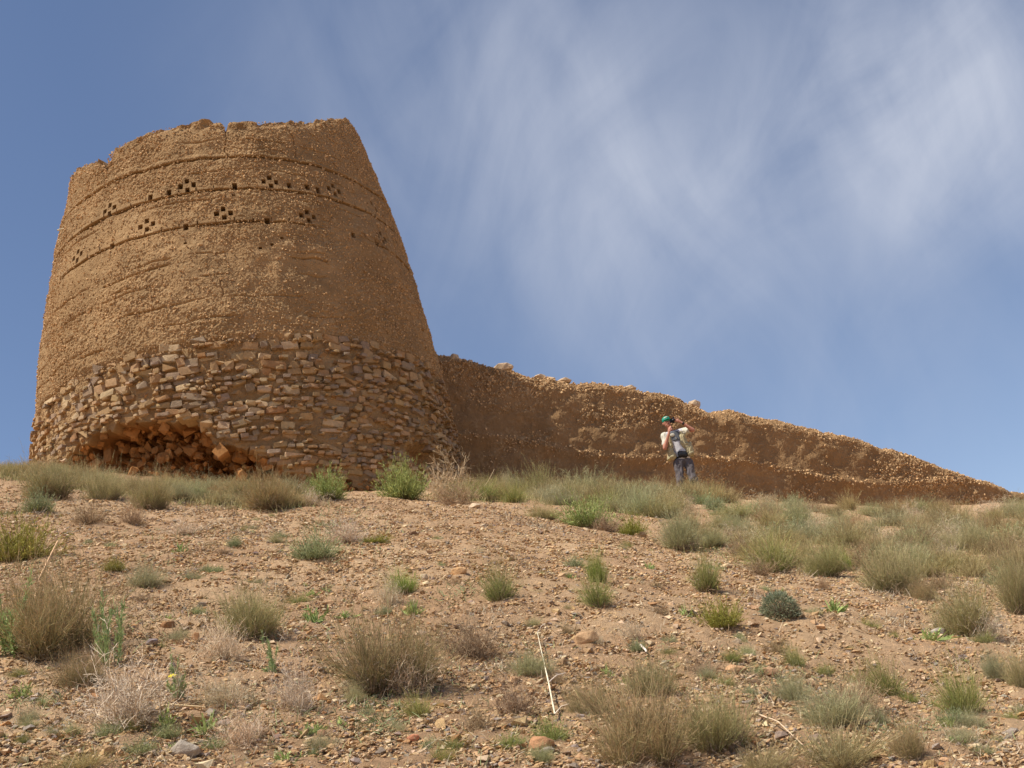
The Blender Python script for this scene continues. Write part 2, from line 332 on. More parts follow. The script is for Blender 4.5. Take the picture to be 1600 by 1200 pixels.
# undercut hollow at the foot, dug by erosion
hol = [(88, 738), (108, 708), (142, 680), (185, 662), (215, 655), (236, 656), (250, 662), (262, 656), (300, 655), (322, 668), (330, 690), (352, 692), (392, 698), (412, 708), (425, 716), (455, 732), (480, 745), (545, 752), (580, 765)]
ht = sorted(tower_hit(*p) for p in hol); hta = np.array([a for a, b in ht]); htz = np.array([b for a, b in ht])
hz = np.interp(THf, hta, htz, left=0, right=0)+.05*vnoise(P0, 5, 8)
hz = hz+.10*vnoise(P0, 9, 88)*(hz > 1); sm = smooth(0, .07, hz-ZF_)*(1-.6*smooth(.25, 1.3, hz-ZF_)); ramp = (1-.5*smooth(.35, .55, THf))*smooth(0, .3, THf-hta[0])*smooth(0, .22, hta[-1]-THf)
hol_m = sm*(THf > hta[0])*(THf < hta[-1])*(.25+.75*ramp)*(hz > 1)
a2, z2 = tower_hit(665, 712)
hol2 = smooth(1, .3, np.hypot((THf-a2)/.15, (ZF_-z2)/.28))
inner = np.maximum(hol_m, hol2*.22)
cave = .10*fbm(P0, 2.6, 2, 14)+.07*np.abs(fbm(P0, 6, 2, 15))
disp = disp*(1-inner)+inner*(-1.0+cave*2.8+.15*lump)
cc = np.array([.325, .202, .095])*(1+.14*fbm(P0, 2.2, 3, 19))[:, None]
up = smooth(9, 13.5, ZF_)[:, None]; cc = cc*(1-up*.0)
pale = smooth(.35, .9, lump)[:, None]; cc = cc*(1-pale*.45)+np.array([.52, .36, .19])*pale*.35
orange = np.array([.40, .185, .06])*(1+.3*fbm(P0, 4, 3, 23))[:, None]; im = smooth(.05, .5, inner)[:, None]; cc = cc*(1-im)+orange*im
r = tr(ZF_)+disp; inward = np.minimum(overf*1.2, .75); r = r-inward
Zout = np.where(overf > 0, zt[None].repeat(rows, 0).ravel()-.25*smooth(.0, .8, inward)-.01+.05*vnoise(P0*np.array([1, 1, 1]), 7, 33)*smooth(0, .1, inward)-np.maximum(overf-.62, 0)*2.2, ZF_)
V = np.stack([TC[0]+r*np.sin(THf), TC[1]-r*np.cos(THf), Zout], -1)
nc = len(th); ii = np.arange(rows-1)[:, None]*nc; jj = np.arange(nc)[None]; j2 = ((np.arange(nc)+1) % nc)[None]
qd = np.stack([ii+jj, ii+j2, ii+nc+j2, ii+nc+jj], -1).reshape(-1, 4)
tower = empty('ruined_tower', (float(TC[0]), float(TC[1]), gh(*TC)))
tag(tower, 'round tapering mud tower with rubble stone foot and cross shaped holes', 'tower')
def child(name, V, Fc, mat, par, col=None, shade=False):
    o = mesh_np(name, np.asarray(V)-np.array(par.location), Fc, mat, None, col, shade); o.parent = par; return o
child('mud_wall', V, qd, M_MUD, tower, cc, False)
bm_fl = []                                  # floor inside, below the rim
fa = np.linspace(-PI, PI, 65)[:-1]; fv = np.r_[[[TC[0], TC[1], 11.6]], np.c_[TC[0]+3.9*np.sin(fa), TC[1]-3.9*np.cos(fa), 11.5+0*fa]]
child('floor', fv, [(0, 1+(k+1) % 64, 1+k) for k in range(64)], M_MUD, tower, np.tile(TAN*.8, (65, 1)))
# inner face closing the shell down to the floor
ia = np.linspace(-PI, PI, 181)[:-1]; ztin = np.interp(ia, rt, rz)-.3
iv = np.concatenate([np.c_[TC[0]+(tr(13.8)-.72)*np.sin(ia), TC[1]-(tr(13.8)-.72)*np.cos(ia), ztin], np.c_[TC[0]+3.0*np.sin(ia), TC[1]-3.0*np.cos(ia), 11.4+0*ia]])
child('inner_face', iv, [(k, (k+1) % 180, 180+(k+1) % 180, 180+k) for k in range(180)], M_MUD, tower, np.tile(TAN*.85, (360, 1)))
# rubble stone facing
g = np.random.default_rng(5); pos, BB, zc, k = [], [], 8.80, 0
def hollow_at(a, z):
    h = float(np.interp(a, hta, htz, left=0, right=0)); return (h > 1 and z < h+.02) or math.hypot((a-a2)/.15, (z-z2)/.28) < .8
while zc > 5.0:
    hgt = g.uniform(.135, .20)*(1 if k < 5 else .74); a = -PI+g.uniform(0, .05)
    while a < PI:
        wd = g.uniform(.11, .28)+g.uniform(0, 1)**4*.2; hh = hgt*g.uniform(.66, .98)*(.8 if g.uniform() < .2 else 1)
        am = a+wd/2/4.4; z = zc-hgt/2+g.uniform(-.045, .045)+.05*math.sin(am*3+1)+.03*math.sin(am*11)
        skip = .05 if k > 2 else (.2 if k else .35)
        if am < -.85: skip += .12
        if g.uniform() > skip and not hollow_at(am, z):
            n = np.array([math.sin(am), -math.cos(am), .08]); t = np.array([math.cos(am), math.sin(am), 0]); u = np.array([0, 0, 1.])
            tl = g.normal(0, .15); t2, u2 = t*math.cos(tl)+u*math.sin(tl), -t*math.sin(tl)+u*math.cos(tl)
            yw = g.normal(0, .13); n2 = n+t2*yw+u2*g.normal(.04, .13); dp = g.uniform(.10, .19)
            BB.append(np.stack([t2*wd*.54, u2*hh*.55, n2*dp], -1)); pos.append(tpos(np.array(am), z, -dp*.9+g.uniform(-.03, .035)))
        a += wd/4.4*g.uniform(.95, 1.06)+g.uniform(.002, .012)
    # small chinking stones in the joint
    for _ in range(90):
        am = g.uniform(-2.2, 2.2); z = zc-hgt+g.uniform(-.03, .03)+.05*math.sin(am*3+1)
        if hollow_at(am, z): continue
        wd = g.uniform(.03, .08); n = np.array([math.sin(am), -math.cos(am), 0]); t = np.array([math.cos(am), math.sin(am), 0]); u = np.array([0, 0, 1.])
        BB.append(np.stack([t*wd, u*wd*.5, n*.06], -1)); pos.append(tpos(np.array(am), z, .01))
    zc -= hgt*.98; k += 1
pos, BB = np.array(pos), np.array(BB); BB[..., 1] *= 1
fsv, fsf, fsc = scatter(P_BLK+P_BOX[:30], pos, BB, (rock_cols(len(pos), g, (.50, .16, .18, .07, .09))*.64+np.array([.40, .245, .115])*.40)*.84, g)
# boulders and clods lying in the hollow
pos, BB = [], []
for _ in range(520):
    am = g.uniform(hta[0]+.03, hta[-1]-.02); h = float(np.interp(am, hta, htz)); z = h-.02-abs(g.normal(0, .12)) if g.uniform() < .3 else g.uniform(5.5, h-.05)
    s = g.uniform(.03, .08)+.1*g.uniform(0, 1)**3; pos.append(tpos(np.array(am), z, -.70*min(1, (h-z)/.1)*(1-.6*min(1, max(0, h-z-.25)/1.05))*min(1, (hta[-1]-am)/.3)*(.55 if am > .45 else 1)*min(1, (am-hta[0])/.3)+g.uniform(-.14, .10))); BB.append(rotmats(1, g)[0]*np.array([s, s*.8, s*.6]))
for px, py, s in [(562, 755, .13), (345, 705, .13), (375, 740, .14), (200, 735, .14), (440, 752, .12), (500, 752, .16), (530, 758, .17)]:
    a, z = tower_hit(px, py); pos.append(tpos(np.array(a), z, -.12)); BB.append(rotmats(1, g)[0]*np.array([s, s, s*.9]))
c_ = np.array([.36, .17, .058])*g.uniform(.75, 1.25, (len(pos), 1))
cv, cf, cc2 = scatter(P_BOX+P_BIG+P_BIG, np.array(pos), np.array(BB), c_, g); child('stone_facing_and_clods', np.concatenate([fsv, cv]), np.concatenate([fsf, cf+len(fsv)]), M_STONE, tower, np.concatenate([fsc, cc2]))  # one mesh: facing stones plus the fallen core clods of the hollow
# grit held in the mud face
n = 46000; am = g.uniform(-1.6, 1.7, n); z = g.uniform(8.6, 15.2, n); P_ = tpos(am, z)
keep = (z < np.interp(am, rt, rz)-.03) & (fbm(P_, .9, 2, 71)+.25*smooth(11.5, 9.3, z) > g.uniform(-1.6, .9, n))
for a, zz, hw, hh in holes: keep &= ~((np.abs(am-a)*4 < hw+.03) & (np.abs(z-zz) < hh+.03))
am, z = am[keep], z[keep]; n = len(am); s = .007+.024*g.uniform(0, 1, n)**2.2
B = rotmats(n, g)*(s[:, None]*g.uniform(.7, 1.3, (n, 3)))[:, None, :]
o_ = .05*fbm(tpos(am, z), .8, 3, 41)+.018*fbm(tpos(am, z), 4.0, 2, 51)
sv, sf, sc_ = scatter(P_SMALL, tpos(am, z, 0)+np.stack([np.sin(am), -np.cos(am), 0*am], -1)*(o_+.012)[:, None], B, np.array([.50, .32, .165])*g.uniform(.75, 1.25, (n, 1)), g)
child('grit', sv, sf, M_PEB, tower, sc_)
def rod(pts_, radii, seg=6):
    V, Fc = [], []; pts_ = [Vector(p) for p in pts_]
    for i, p in enumerate(pts_):
        d = (pts_[min(i+1, len(pts_)-1)]-pts_[max(i-1, 0)]).normalized(); s1 = d.orthogonal().normalized(); s2 = d.cross(s1)
        for k in range(seg): a = 2*PI*k/seg; V.append(p+(s1*math.cos(a)+s2*math.sin(a))*radii[i])
    for i in range(len(pts_)-1):
        for k in range(seg): k2 = (k+1) % seg; Fc.append((i*seg+k, i*seg+k2, (i+1)*seg+k2, (i+1)*seg+k))
    return np.array([v[:] for v in V]), np.array(Fc)
a, z = tower_hit(102, 358); p = Vector(tpos(np.array(a), z, -.1).tolist()); v, f = rod([p, p+Vector((-.12, -.05, .02)), p+Vector((-.24, -.08, .0))], [.022, .022, .018])
child('wooden_peg', v, f, M_TWIG, tower, np.tile([.6, .55, .45], (len(v), 1)))

# ------------------------------------------------------------------ mud wall running off to the right
W0 = np.array([-2.6, 24.3]); WA = RAD(24); WD = np.array([math.cos(WA), math.sin(WA)]); WN = np.array([WD[1], -WD[0]])   # WN faces the camera
def wall_hit(px, py, back=0.0):
    d = ray(px, py); o = W0-WN*back; t = (o@WN)/(d.x*WN[0]+d.y*WN[1]); P = np.array([d.x*t, d.y*t]); return float((P-W0)@WD), d.z*t
top_px = [(660, 552), (685, 558), (700, 560), (720, 566), (745, 573), (765, 578), (800, 585), (830, 591), (860, 596), (900, 603), (930, 605), (960, 607), (1000, 614), (1035, 619), (1060, 628), (1075, 636), (1100, 645), (1130, 645), (1160, 650), (1200, 658), (1250, 674), (1290, 682), (1320, 688), (1360, 702), (1400, 713), (1450, 731), (1500, 749), (1550, 766), (1590, 777), (1640, 790), (1720, 815)]
tw = sorted(wall_hit(*p, back=.75) for p in top_px); ws = np.array([a for a, b in tw]); wz = np.array([b for a, b in tw])
nS, nT = 1500, 260
ss = np.linspace(.3, ws[-1]-.1, nS); bx = W0[0]+WD[0]*ss; by = W0[1]+WD[1]*ss
top = np.interp(ss, ws, wz)+.03*vnoise(np.c_[ss, ss*0, ss*0], 2.5, 6)+.03*vnoise(np.c_[ss, ss*0, ss*0], 9, 7)
bot = base_h(bx, by)-.7
# cross-section: battered face, crumbling shoulder, crest, back slope
prof = np.array([(0, 0.0, 0), (.0, 1, 0)])
tq = np.linspace(0, 1, nT); SS, TT = np.meshgrid(ss, tq); TOP = np.interp(SS, ss, top); BOT = np.interp(SS, ss, bot); H = TOP-BOT
sh = .42+.14*fbm(np.c_[SS.ravel(), SS.ravel()*0, SS.ravel()*0], .5, 2, 9).reshape(SS.shape)   # shoulder height lost to the slope
sh = np.minimum(sh, H*.5)
f1 = smooth(0, 1, 0*TT)                      # placeholder keeps shapes
face = np.clip(TT/.66, 0, 1); shou = np.clip((TT-.66)/.16, 0, 1); back = np.clip((TT-.82)/.18, 0, 1)
ZW = BOT+(H-sh)*face+sh*np.sin(shou*PI/2)-back**1.5*(H*.95)
OFF = -(.16*face*(H/3.5))-.60*(1-np.cos(shou*PI/2))-.55*back-.15*shou
PX = W0[0]+WD[0]*SS+WN[0]*OFF; PY = W0[1]+WD[1]*SS+WN[1]*OFF
Pw = np.c_[PX.ravel(), PY.ravel(), ZW.ravel()]; relh = ((ZW-BOT-.7)/np.maximum(H-.7, .3)).ravel()
hz_ = ((ZW-BOT-.7)).ravel()
nz = fbm(Pw, 1.1, 3, 44); lump2 = .5*fbm(Pw, 9, 2, 45, .6)+.8*fbm(Pw, 20, 2, 48, .7); sp_m = smooth(0, .9, fbm(Pw*np.array([1, 1, 2.0]), .9, 2, 46)+.3*smooth(.55, .9, relh))
ledge_z = 1.15+.12*np.sin(SS.ravel()*.9)-.03*SS.ravel()
dw = .065*nz+(.008+.018*sp_m+.018*smooth(.75, 1, relh))*lump2+.03*fbm(Pw, 4, 2, 49)-.05*smooth(ledge_z+.05, ledge_z-.25, hz_)+.03*np.exp(-((hz_-ledge_z-.1)/.09)**2)
shf = shou.ravel()
Pw[:, 0] += dw*WN[0]; Pw[:, 1] += dw*WN[1]; Pw[:, 2] += .6*dw*smooth(.1, 1, shf)
wc = np.array([.285, .17, .08])*(1+.13*fbm(Pw, 2, 3, 47))[:, None]; pm = smooth(.2, .9, lump2)[:, None]*(.3+.5*sp_m[:, None]); wc = wc*(1-pm)+np.array([.48, .33, .18])*pm
ii = np.arange(nT-1)[:, None]*nS; jj = np.arange(nS-1)[None]; qd = np.stack([ii+jj, ii+jj+1, ii+nS+jj+1, ii+nS+jj], -1).reshape(-1, 4)
wall = empty('ruined_wall', (float(W0[0]+WD[0]*6), float(W0[1]+WD[1]*6), gh(W0[0]+WD[0]*6, W0[1]+WD[1]*6)))
tag(wall, 'long eroded mud wall with crumbling top running downhill from the tower', 'wall')
child('mud_bank', Pw, qd, M_MUD, wall, wc, False)
n = 50000; idx = g.integers(0, len(Pw), n); wgt = sp_m[idx]*.8+smooth(.7, 1, relh[idx])*.9+.9*np.exp(-((hz_[idx]-ledge_z[idx]-.1)/.12)**2)+.03
idx = idx[(g.uniform(0, 1.3, n) < wgt) & (back.ravel()[idx] < .3)]; n = len(idx); s = .010+.035*g.uniform(0, 1, n)**2.5
B = rotmats(n, g)*(s[:, None]*g.uniform(.7, 1.3, (n, 3)))[:, None, :]
sv, sf, sc_ = scatter(P_SMALL, Pw[idx]+g.uniform(-.01, .01, (n, 3)), B, np.array([.58, .38, .2])*g.uniform(.75, 1.25, (n, 1)), g)
child('grit', sv, sf, M_PEB, wall, sc_)

# ------------------------------------------------------------------ rocks that can be told apart
def rock(label, loc, size, col, seed, tilt=(0, 0, 0), flat=.6, group=None, name='rock', cat='rock'):
    V, Fc = P_BIG[seed % len(P_BIG)]; bm = bmesh.new(); vs = [bm.verts.new(v) for v in V]
    for f in Fc: bm.faces.new([vs[i] for i in f])
    bmesh.ops.bevel(bm, geom=list(bm.edges), offset=.05, segments=1, affect='EDGES'); bmesh.ops.triangulate(bm, faces=bm.faces); bm.verts.index_update()
    V = np.array([v.co[:] for v in bm.verts]); Fc = np.array([[v.index for v in f.verts] for f in bm.faces]); bm.free()
    V = V*np.array([size[0]/2, size[1]/2, size[2]/2])/.8; V = V+.04*min(size)*np.c_[vnoise(V+seed, 30, 1), vnoise(V+seed, 30, 2), vnoise(V+seed, 30, 3)]
    o = mesh_np(name, V, Fc, M_STONE, None, np.tile(col, (len(V), 1))*(1+.1*vnoise(V, 20, seed))[:, None])
    o.location = loc; o.rotation_euler = tilt; return tag(o, label, cat, group)
ROCKS = [((915, 998), 40, 18, (.56, .35, .19), 'flat topped tan boulder alone on bare gravel, uphill of the white stalk', 1),
         ((262, 984), 24, 12, (.36, .19, .09), 'dark rust brown stone on open gravel left of the dark broom bush', 2),
         ((306, 1002), 14, 13, (.33, .17, .08), 'small dark brown stone just left of the pale spiky twig bush', 3),
         ((236, 1016), 22, 10, (.27, .21, .2), 'grey stone on gravel above the green feathery herbs', 4),
         ((292, 1196), 44, 24, (.40, .33, .26), 'smooth grey stone standing on edge at the lower left picture border', 5),
         ((505, 1158), 19, 12, (.40, .23, .13), 'round brown stone on bare gravel below the bleached twig bush', 6),
         ((646, 1158), 20, 10, (.52, .22, .12), 'small reddish stone on open gravel below the largest rust topped bush', 7),
         ((848, 1180), 40, 18, (.52, .27, .14), 'flat orange slab at the foot of the small green tuft by the stalk end', 8),
         ((858, 1192), 26, 10, (.30, .24, .2), 'dark grey block lying against the flat orange slab', 9),
         ((717, 896), 26, 12, (.62, .37, .18), 'pale orange blocky stone on the bare slope in mid picture', 10),
         ((662, 902), 12, 9, (.66, .5, .33), 'small whitish stone left of the pale orange blocky stone', 11),
         ((749, 916), 10, 8, (.5, .27, .12), 'little orange stone right of the pale orange blocky stone', 12),
         ((880, 898), 20, 8, (.55, .36, .2), 'thin tan flake on bare gravel left of the yellow green broom', 13),
         ((742, 797), 20, 9, (.60, .45, .3), 'cream stone at the gravel edge under the grey brown dry bush', 14),
         ((1148, 1036), 32, 12, (.52, .3, .16), 'buried orange slab on gravel below the lime green bush', 15),
         ((1060, 797), 14, 9, (.6, .44, .28), 'tan stone in the grass downhill of the standing man', 16),
         ((880, 814), 12, 7, (.6, .38, .18), 'small orange stone at the gravel edge under the lime tinted tuft', 17),
         ((1000, 838), 24, 8, (.52, .33, .18), 'flat tan stones edge beside the olive bush on the gravel lip', 18),
         ((1136, 890), 20, 8, (.6, .42, .25), 'pale flat stone above the dense round green tuft', 19),
         ((1200, 1042), 30, 12, (.5, .3, .17), 'brownish pink slab beside the pair of short brown twig bushes', 20),
         ((1465, 985), 26, 9, (.42, .36, .3), 'flat grey stone left of the silver grey bush', 21),
         ((645, 835), 14, 6, (.25, .15, .09), 'dark brown flake alone on the smooth upper gravel', 22),
         ((560, 762), 24, 26, (.50, .25, .1), 'upright orange block at the tower foot between two bright green bushes', 23)]
for (p, w_, h_, col, lab, sd_) in ROCKS:
    P = on_ground(*p); d = P.length; s = d/F*w_; h = d/F*h_*1.25
    rock(lab, P+Vector((0, 0, h*.28)), (s, s*.75, h), col, sd_, (random.uniform(-.15, .3), random.uniform(-.1, .25), random.uniform(-.5, .5)))
WR = [((787, 583), 34, 13, 'largest pale rock lying on the wall top near the tower'), ((711, 563), 16, 10, 'squarish tan rock on the wall top closest to the tower'), ((735, 570), 12, 8, 'small rock on the wall top between the squarish rock and the largest pale one'),
      ((842, 592), 22, 7, 'flat slab on the wall top, first of the row right of the largest pale rock'), ((862, 596), 14, 8, 'middle stone of the row of pale stones on the wall top'), ((882, 599), 24, 8, 'last and widest slab of the row of pale stones on the wall top'),
      ((985, 613), 20, 8, 'low tan stone on the highest hump of wall above the man'), ((1086, 642), 22, 13, 'rounded rock on the wall top just right of the man'),
      ((1424, 723), 13, 6, 'dark flake jutting from the far wall top, left of two stones'), ((1484, 745), 16, 7, 'flat stone on the low far end of the wall'), ((1537, 759), 16, 9, 'pale block on the wall top nearest the right picture edge')]
for k, (p, w_, h_, lab) in enumerate(WR):
    s_at, z = wall_hit(p[0], p[1], .75); P = Vector((W0[0]+WD[0]*s_at-WN[0]*.75, W0[1]+WD[1]*s_at-WN[1]*.75, z)); zt_ = float(np.interp(s_at, ws, wz)); P.z = zt_; d = P.length
    rock(lab, P+Vector((0, 0, d/F*h_*.5)), (d/F*w_, d/F*w_*.8, d/F*h_*1.25), (.58, .42, .27) if k != 8 else (.33, .2, .12), 40+k, (random.uniform(-.1, .1), random.uniform(-.1, .1), random.uniform(-.5, .5)+WA))
# ------------------------------------------------------------------ plants
def strips(Pc, wd, side, col):             # curves (n,k,3), widths (n,k), side (n,3), colours (n,k,3) -> flat blades
    n, k, _ = Pc.shape; s = side[:, None, :]*wd[..., None]*.5
    V = np.stack([Pc-s, Pc+s], 2).reshape(n*k*2, 3); Cc = np.repeat(col.reshape(n*k, 3), 2, axis=0)
    b = (np.arange(n)*k*2)[:, None]+(np.arange(k-1)*2)[None]; Fc = np.stack([b, b+1, b+3, b+2], -1).reshape(-1, 4); return V, Fc, Cc
def unit(v): return v/np.maximum(np.linalg.norm(v, axis=-1, keepdims=True), 1e-9)
def joinm(L_):
    V, Fc, Cc, o = [], [], [], 0
    for v, f, c in L_: V.append(v); Fc.append(f+o); Cc.append(c); o += len(v)
    return np.concatenate(V), np.concatenate(Fc), np.concatenate(Cc)
def mixc_(cols, t):                          # ramp of colours over t in 0..1
    cols = np.array(cols); x = np.linspace(0, 1, len(cols)); return np.stack([np.interp(t, x, cols[:, i]) for i in range(3)], -1)
def stalks(g, n, lean, r0, l0, l1, curve, wid, cols, k=5, jit=.03, z0=0.0, lump=None):
    ph = g.uniform(0, 2*PI, n); u = g.uniform(0, 1, n)**.6; an = u*lean; ln = g.uniform(l0, l1, n)*(1-.25*u*g.uniform(0, 1, n))
    if lump is not None: ln = ln*(1+.3*np.sin(ph*2+lump)*u+.2*np.sin(ph*5+lump*2)*u)
    d = np.stack([np.sin(an)*np.cos(ph), np.sin(an)*np.sin(ph), np.cos(an)], -1); base = np.stack([np.cos(ph)*u*r0, np.sin(ph)*u*r0, z0+0*u], -1)+g.normal(0, r0*.25, (n, 3))*[1, 1, 0]
    t = np.linspace(0, 1, k)[None, :, None]; bend = g.normal(0, .12, (n, 3))+np.array([0, 0, curve])
    Pc = base[:, None]+d[:, None]*t*ln[:, None, None]+bend[:, None]*t**2*ln[:, None, None]+np.cumsum(g.normal(0, jit/k, (n, k, 3)), 1)*ln[:, None, None]
    side = unit(np.cross(d, g.normal(size=(n, 3)))); tt = np.repeat(np.linspace(0, 1, k)[None], n, 0)
    cc = mixc_(cols, np.clip(tt+g.normal(0, .12, (n, 1)), 0, 1))*g.uniform(.65, 1.35, (n, 1, 1))
    return Pc, strips(Pc, wid*(1.15-.75*tt)*g.uniform(.7, 1.3, (n, 1)), side, cc), d
def offshoots(g, Pc, m, t0, ln, wid, cols, spread=.6, k=3, up=.4):   # side shoots growing from points of the parent curves
    n, kk, _ = Pc.shape; par = g.integers(0, n, m); tt = g.uniform(t0, 1, m)*(kk-1); i0 = np.minimum(tt.astype(int), kk-2); f = (tt-i0)[:, None]
    base = Pc[par, i0]*(1-f)+Pc[par, i0+1]*f; ax = unit(Pc[par, i0+1]-Pc[par, i0]); d = unit(ax+g.normal(0, spread, (m, 3))+np.array([0, 0, up*spread]))
    l = ln*g.uniform(.4, 1.3, m); t = np.linspace(0, 1, k)[None, :, None]; P = base[:, None]+d[:, None]*t*l[:, None, None]+g.normal(0, .12, (m, 1, 3))*t**2*l[:, None, None]
    side = unit(np.cross(d, g.normal(size=(m, 3)))); ti = np.repeat(np.linspace(0, 1, k)[None], m, 0)
    prof_ = (1.1-.7*ti) if k < 4 else np.sin(np.clip(ti*.9+.08, 0, 1)*PI)
    return P, strips(P, wid*prof_*g.uniform(.7, 1.3, (m, 1)), side, mixc_(cols, ti)*g.uniform(.65, 1.35, (m, 1, 1)))
DEAD = (.20, .15, .11)
def clumps(g, m, spread, fn):                # several sub-crowns growing from one root
    A_, B_ = [], []
    for i in range(m):
        ph = g.uniform(0, 2*PI); r_ = spread*math.sqrt(g.uniform(0, 1)); sc = g.uniform(.62, 1.0)*(1-.35*r_/max(spread, .01)*g.uniform(0, 1)); off = np.array([math.cos(ph)*r_, math.sin(ph)*r_, 0]); lean = off*g.uniform(.1, .8)
        for lst, (V, Fc, Cc) in zip((A_, B_), fn(g)): V = V*sc; V = V+off+lean*V[:, 2:3]; lst.append((V, Fc, Cc))
    return joinm(A_), joinm(B_)
def sp_broom(g, tip=(.50, .40, .26), mid=(.26, .28, .13), n=620, lean=1.1):    # wiry broom bush: green below, tan haze of seed tips above
    def one(g):
        q = int(n/3.2); Pc, a, _ = stalks(g, q, lean, .10, .4, .9, .10, .0062, [DEAD, mid, mid, tip], jit=.22, lump=g.uniform(0, 6))
        _, b = offshoots(g, Pc, q*11, .22, .15, .0046, [mid, mid, tip, tip], .62)
        P2, c, _ = stalks(g, 60, 1.5, .16, .25, .5, -.1, .009, [DEAD, (.24, .19, .14), (.32, .26, .19)], jit=.5)
        _, d = offshoots(g, P2, 220, .2, .14, .0055, [DEAD, (.31, .25, .18)], 1.0)
        return joinm([a, b]), joinm([c, d])
    f, d = clumps(g, 5, .34, one); return [('foliage', f, M_PLANT), ('dead_stems', d, M_TWIG)]
def sp_green(g, c1=(.17, .22, .07), c2=(.36, .42, .18), n=420):      # dense bright bush with small leaves
    Pc, a, _ = stalks(g, n, 1.45, .24, .35, .85, .18, .008, [DEAD, c1, c1, c2], lump=g.uniform(0, 6))
    _, b = offshoots(g, Pc, n*11, .25, .085, .014, [c1, c2, c2], .8, 3)
    P2, c, _ = stalks(g, 110, 1.5, .2, .3, .55, 0, .010, [DEAD, (.3, .24, .18)], jit=.2)
    return [('foliage', joinm([a, b]), M_PLANT), ('dead_stems', c, M_TWIG)]
def sp_twigs(g, c1=(.42, .36, .28), c2=(.68, .60, .48), n=95, lean=1.4):      # bleached leafless shrub, zigzag branching
    Pc, a, _ = stalks(g, n, lean, .10, .5, .95, .05, .014, [DEAD, c1, c2], k=7, jit=.55)
    P2, b = offshoots(g, Pc, n*9, .2, .26, .008, [c1, c2], .9, 4); b = offshoots(g, Pc, n*9, .2, .26, .008, [c1, c2], .9, 3)
    _, c = offshoots(g, b_curves(b, 3), n*26, .2, .11, .0055, [c1, c2, c2], 1.0, 3)
    return [('branches', a, M_TWIG), ('twigs', joinm([b[1], c]), M_TWIG)]
def b_curves(b, k): return b[0]
def sp_brown(g): return sp_twigs(g, (.22, .16, .11), (.42, .32, .22), 110, 1.4)
def sp_cushion(g):
    n = 2600; v = unit(g.normal(size=(n, 3))); v[:, 2] = np.abs(v[:, 2]); rr = g.uniform(.40, .5, n); base = v*rr[:, None]*np.array([1, 1, 1.7])*g.uniform(.9, 1, (n, 1)); base[:, 2] = np.maximum(base[:, 2], .02)
    base *= (1+.08*vnoise(v, 4, 3))[:, None]; d = unit(v+g.normal(0, .4, (n, 3))); t = np.linspace(0, 1, 3)[None, :, None]; P = base[:, None]+d[:, None]*t*g.uniform(.06, .12, (n, 1, 1))
    cc = mixc_([(.15, .17, .11), (.24, .29, .20), (.36, .40, .30)], np.repeat(np.linspace(0, 1, 3)[None], n, 0))*g.uniform(.7, 1.3, (n, 1, 1))
    a = strips(P, np.full((n, 3), .013), unit(np.cross(d, g.normal(size=(n, 3)))), cc)
    _, b, _ = stalks(g, 500, 1.5, .12, .3, .48, .35, .012, [DEAD, (.22, .19, .14)], jit=.2)
    return [('foliage', a, M_PLANT), ('stems', b, M_TWIG)]
def sp_herb(g, c1=(.15, .23, .09), c2=(.33, .43, .22), n=9):
    Pc, a, _ = stalks(g, n, .7, .14, .5, 1.0, .02, .022, [c1, c1, c2], k=9, jit=.3)
    _, b = offshoots(g, Pc, n*110, .12, .13, .022, [c1, c2, c2, c2], 1.1, 4)
    return [('stems', a, M_PLANT), ('leaves', b, M_PLANT)]
def sp_rosette(g, c1=(.15, .24, .08), c2=(.36, .46, .20), n=34):
    Pc, a, _ = stalks(g, n, 1.35, .05, .4, .62, -.12, .085, [c1, c2, c2], k=5, jit=.05)
    _, b = offshoots(g, Pc, n*3, .4, .14, .03, [c1, c2], .7, 3)
    return [('leaves', a, M_PLANT), ('shoots', b, M_PLANT)]
def sp_tuft(g, tip=(.40, .37, .17), mid=(.22, .26, .09), n=560):        # grass tuft
    def one(g):
        Pc, a, _ = stalks(g, n//3, 1.15, .12, .4, 1.0, -.06, .010, [DEAD, mid, mid, tip], jit=.2, lump=g.uniform(0, 6))
        _, o = offshoots(g, Pc, n, .2, .14, .006, [mid, tip], .6)
        P2, b, _ = stalks(g, 70, 1.5, .2, .25, .55, -.1, .009, [DEAD, (.34, .27, .18)], jit=.3)
        return joinm([a, o]), b
    f, d = clumps(g, 4, .26, one); return [('blades', f, M_PLANT), ('dead_blades', d, M_TWIG)]
SPEC = {'broom': (sp_broom, {}), 'rust': (sp_broom, dict(tip=(.48, .34, .22), mid=(.24, .24, .12))), 'sage': (sp_broom, dict(tip=(.48, .45, .31), mid=(.29, .31, .18), lean=1.3)),
        'grass': (sp_tuft, {}), 'straw': (sp_tuft, dict(tip=(.50, .41, .25), mid=(.34, .31, .17))), 'bright': (sp_green, {}), 'pale': (sp_green, dict(c1=(.19, .24, .12), c2=(.38, .42, .26))),
        'olive': (sp_green, dict(c1=(.20, .19, .05), c2=(.33, .33, .09))), 'twigs': (sp_twigs, {}), 'brown': (sp_brown, {}), 'cushion': (sp_cushion, {}), 'herb': (sp_herb, {}), 'rosette': (sp_rosette, {}),
        'lime': (sp_broom, dict(tip=(.36, .42, .12), mid=(.22, .31, .08), n=420, lean=.9)), 'deadgrass': (sp_twigs, dict(c1=(.45, .35, .22), c2=(.66, .54, .36), n=70, lean=.95))}
NAMES = dict(broom='broom_bush', rust='broom_bush', sage='sage_bush', grass='grass_tuft', straw='grass_tuft', bright='leafy_bush', pale='leafy_bush', olive='leafy_bush', twigs='dry_shrub', brown='dry_shrub',
             cushion='cushion_plant', herb='herb', rosette='rosette_plant', lime='broom_bush', deadgrass='dry_shrub')
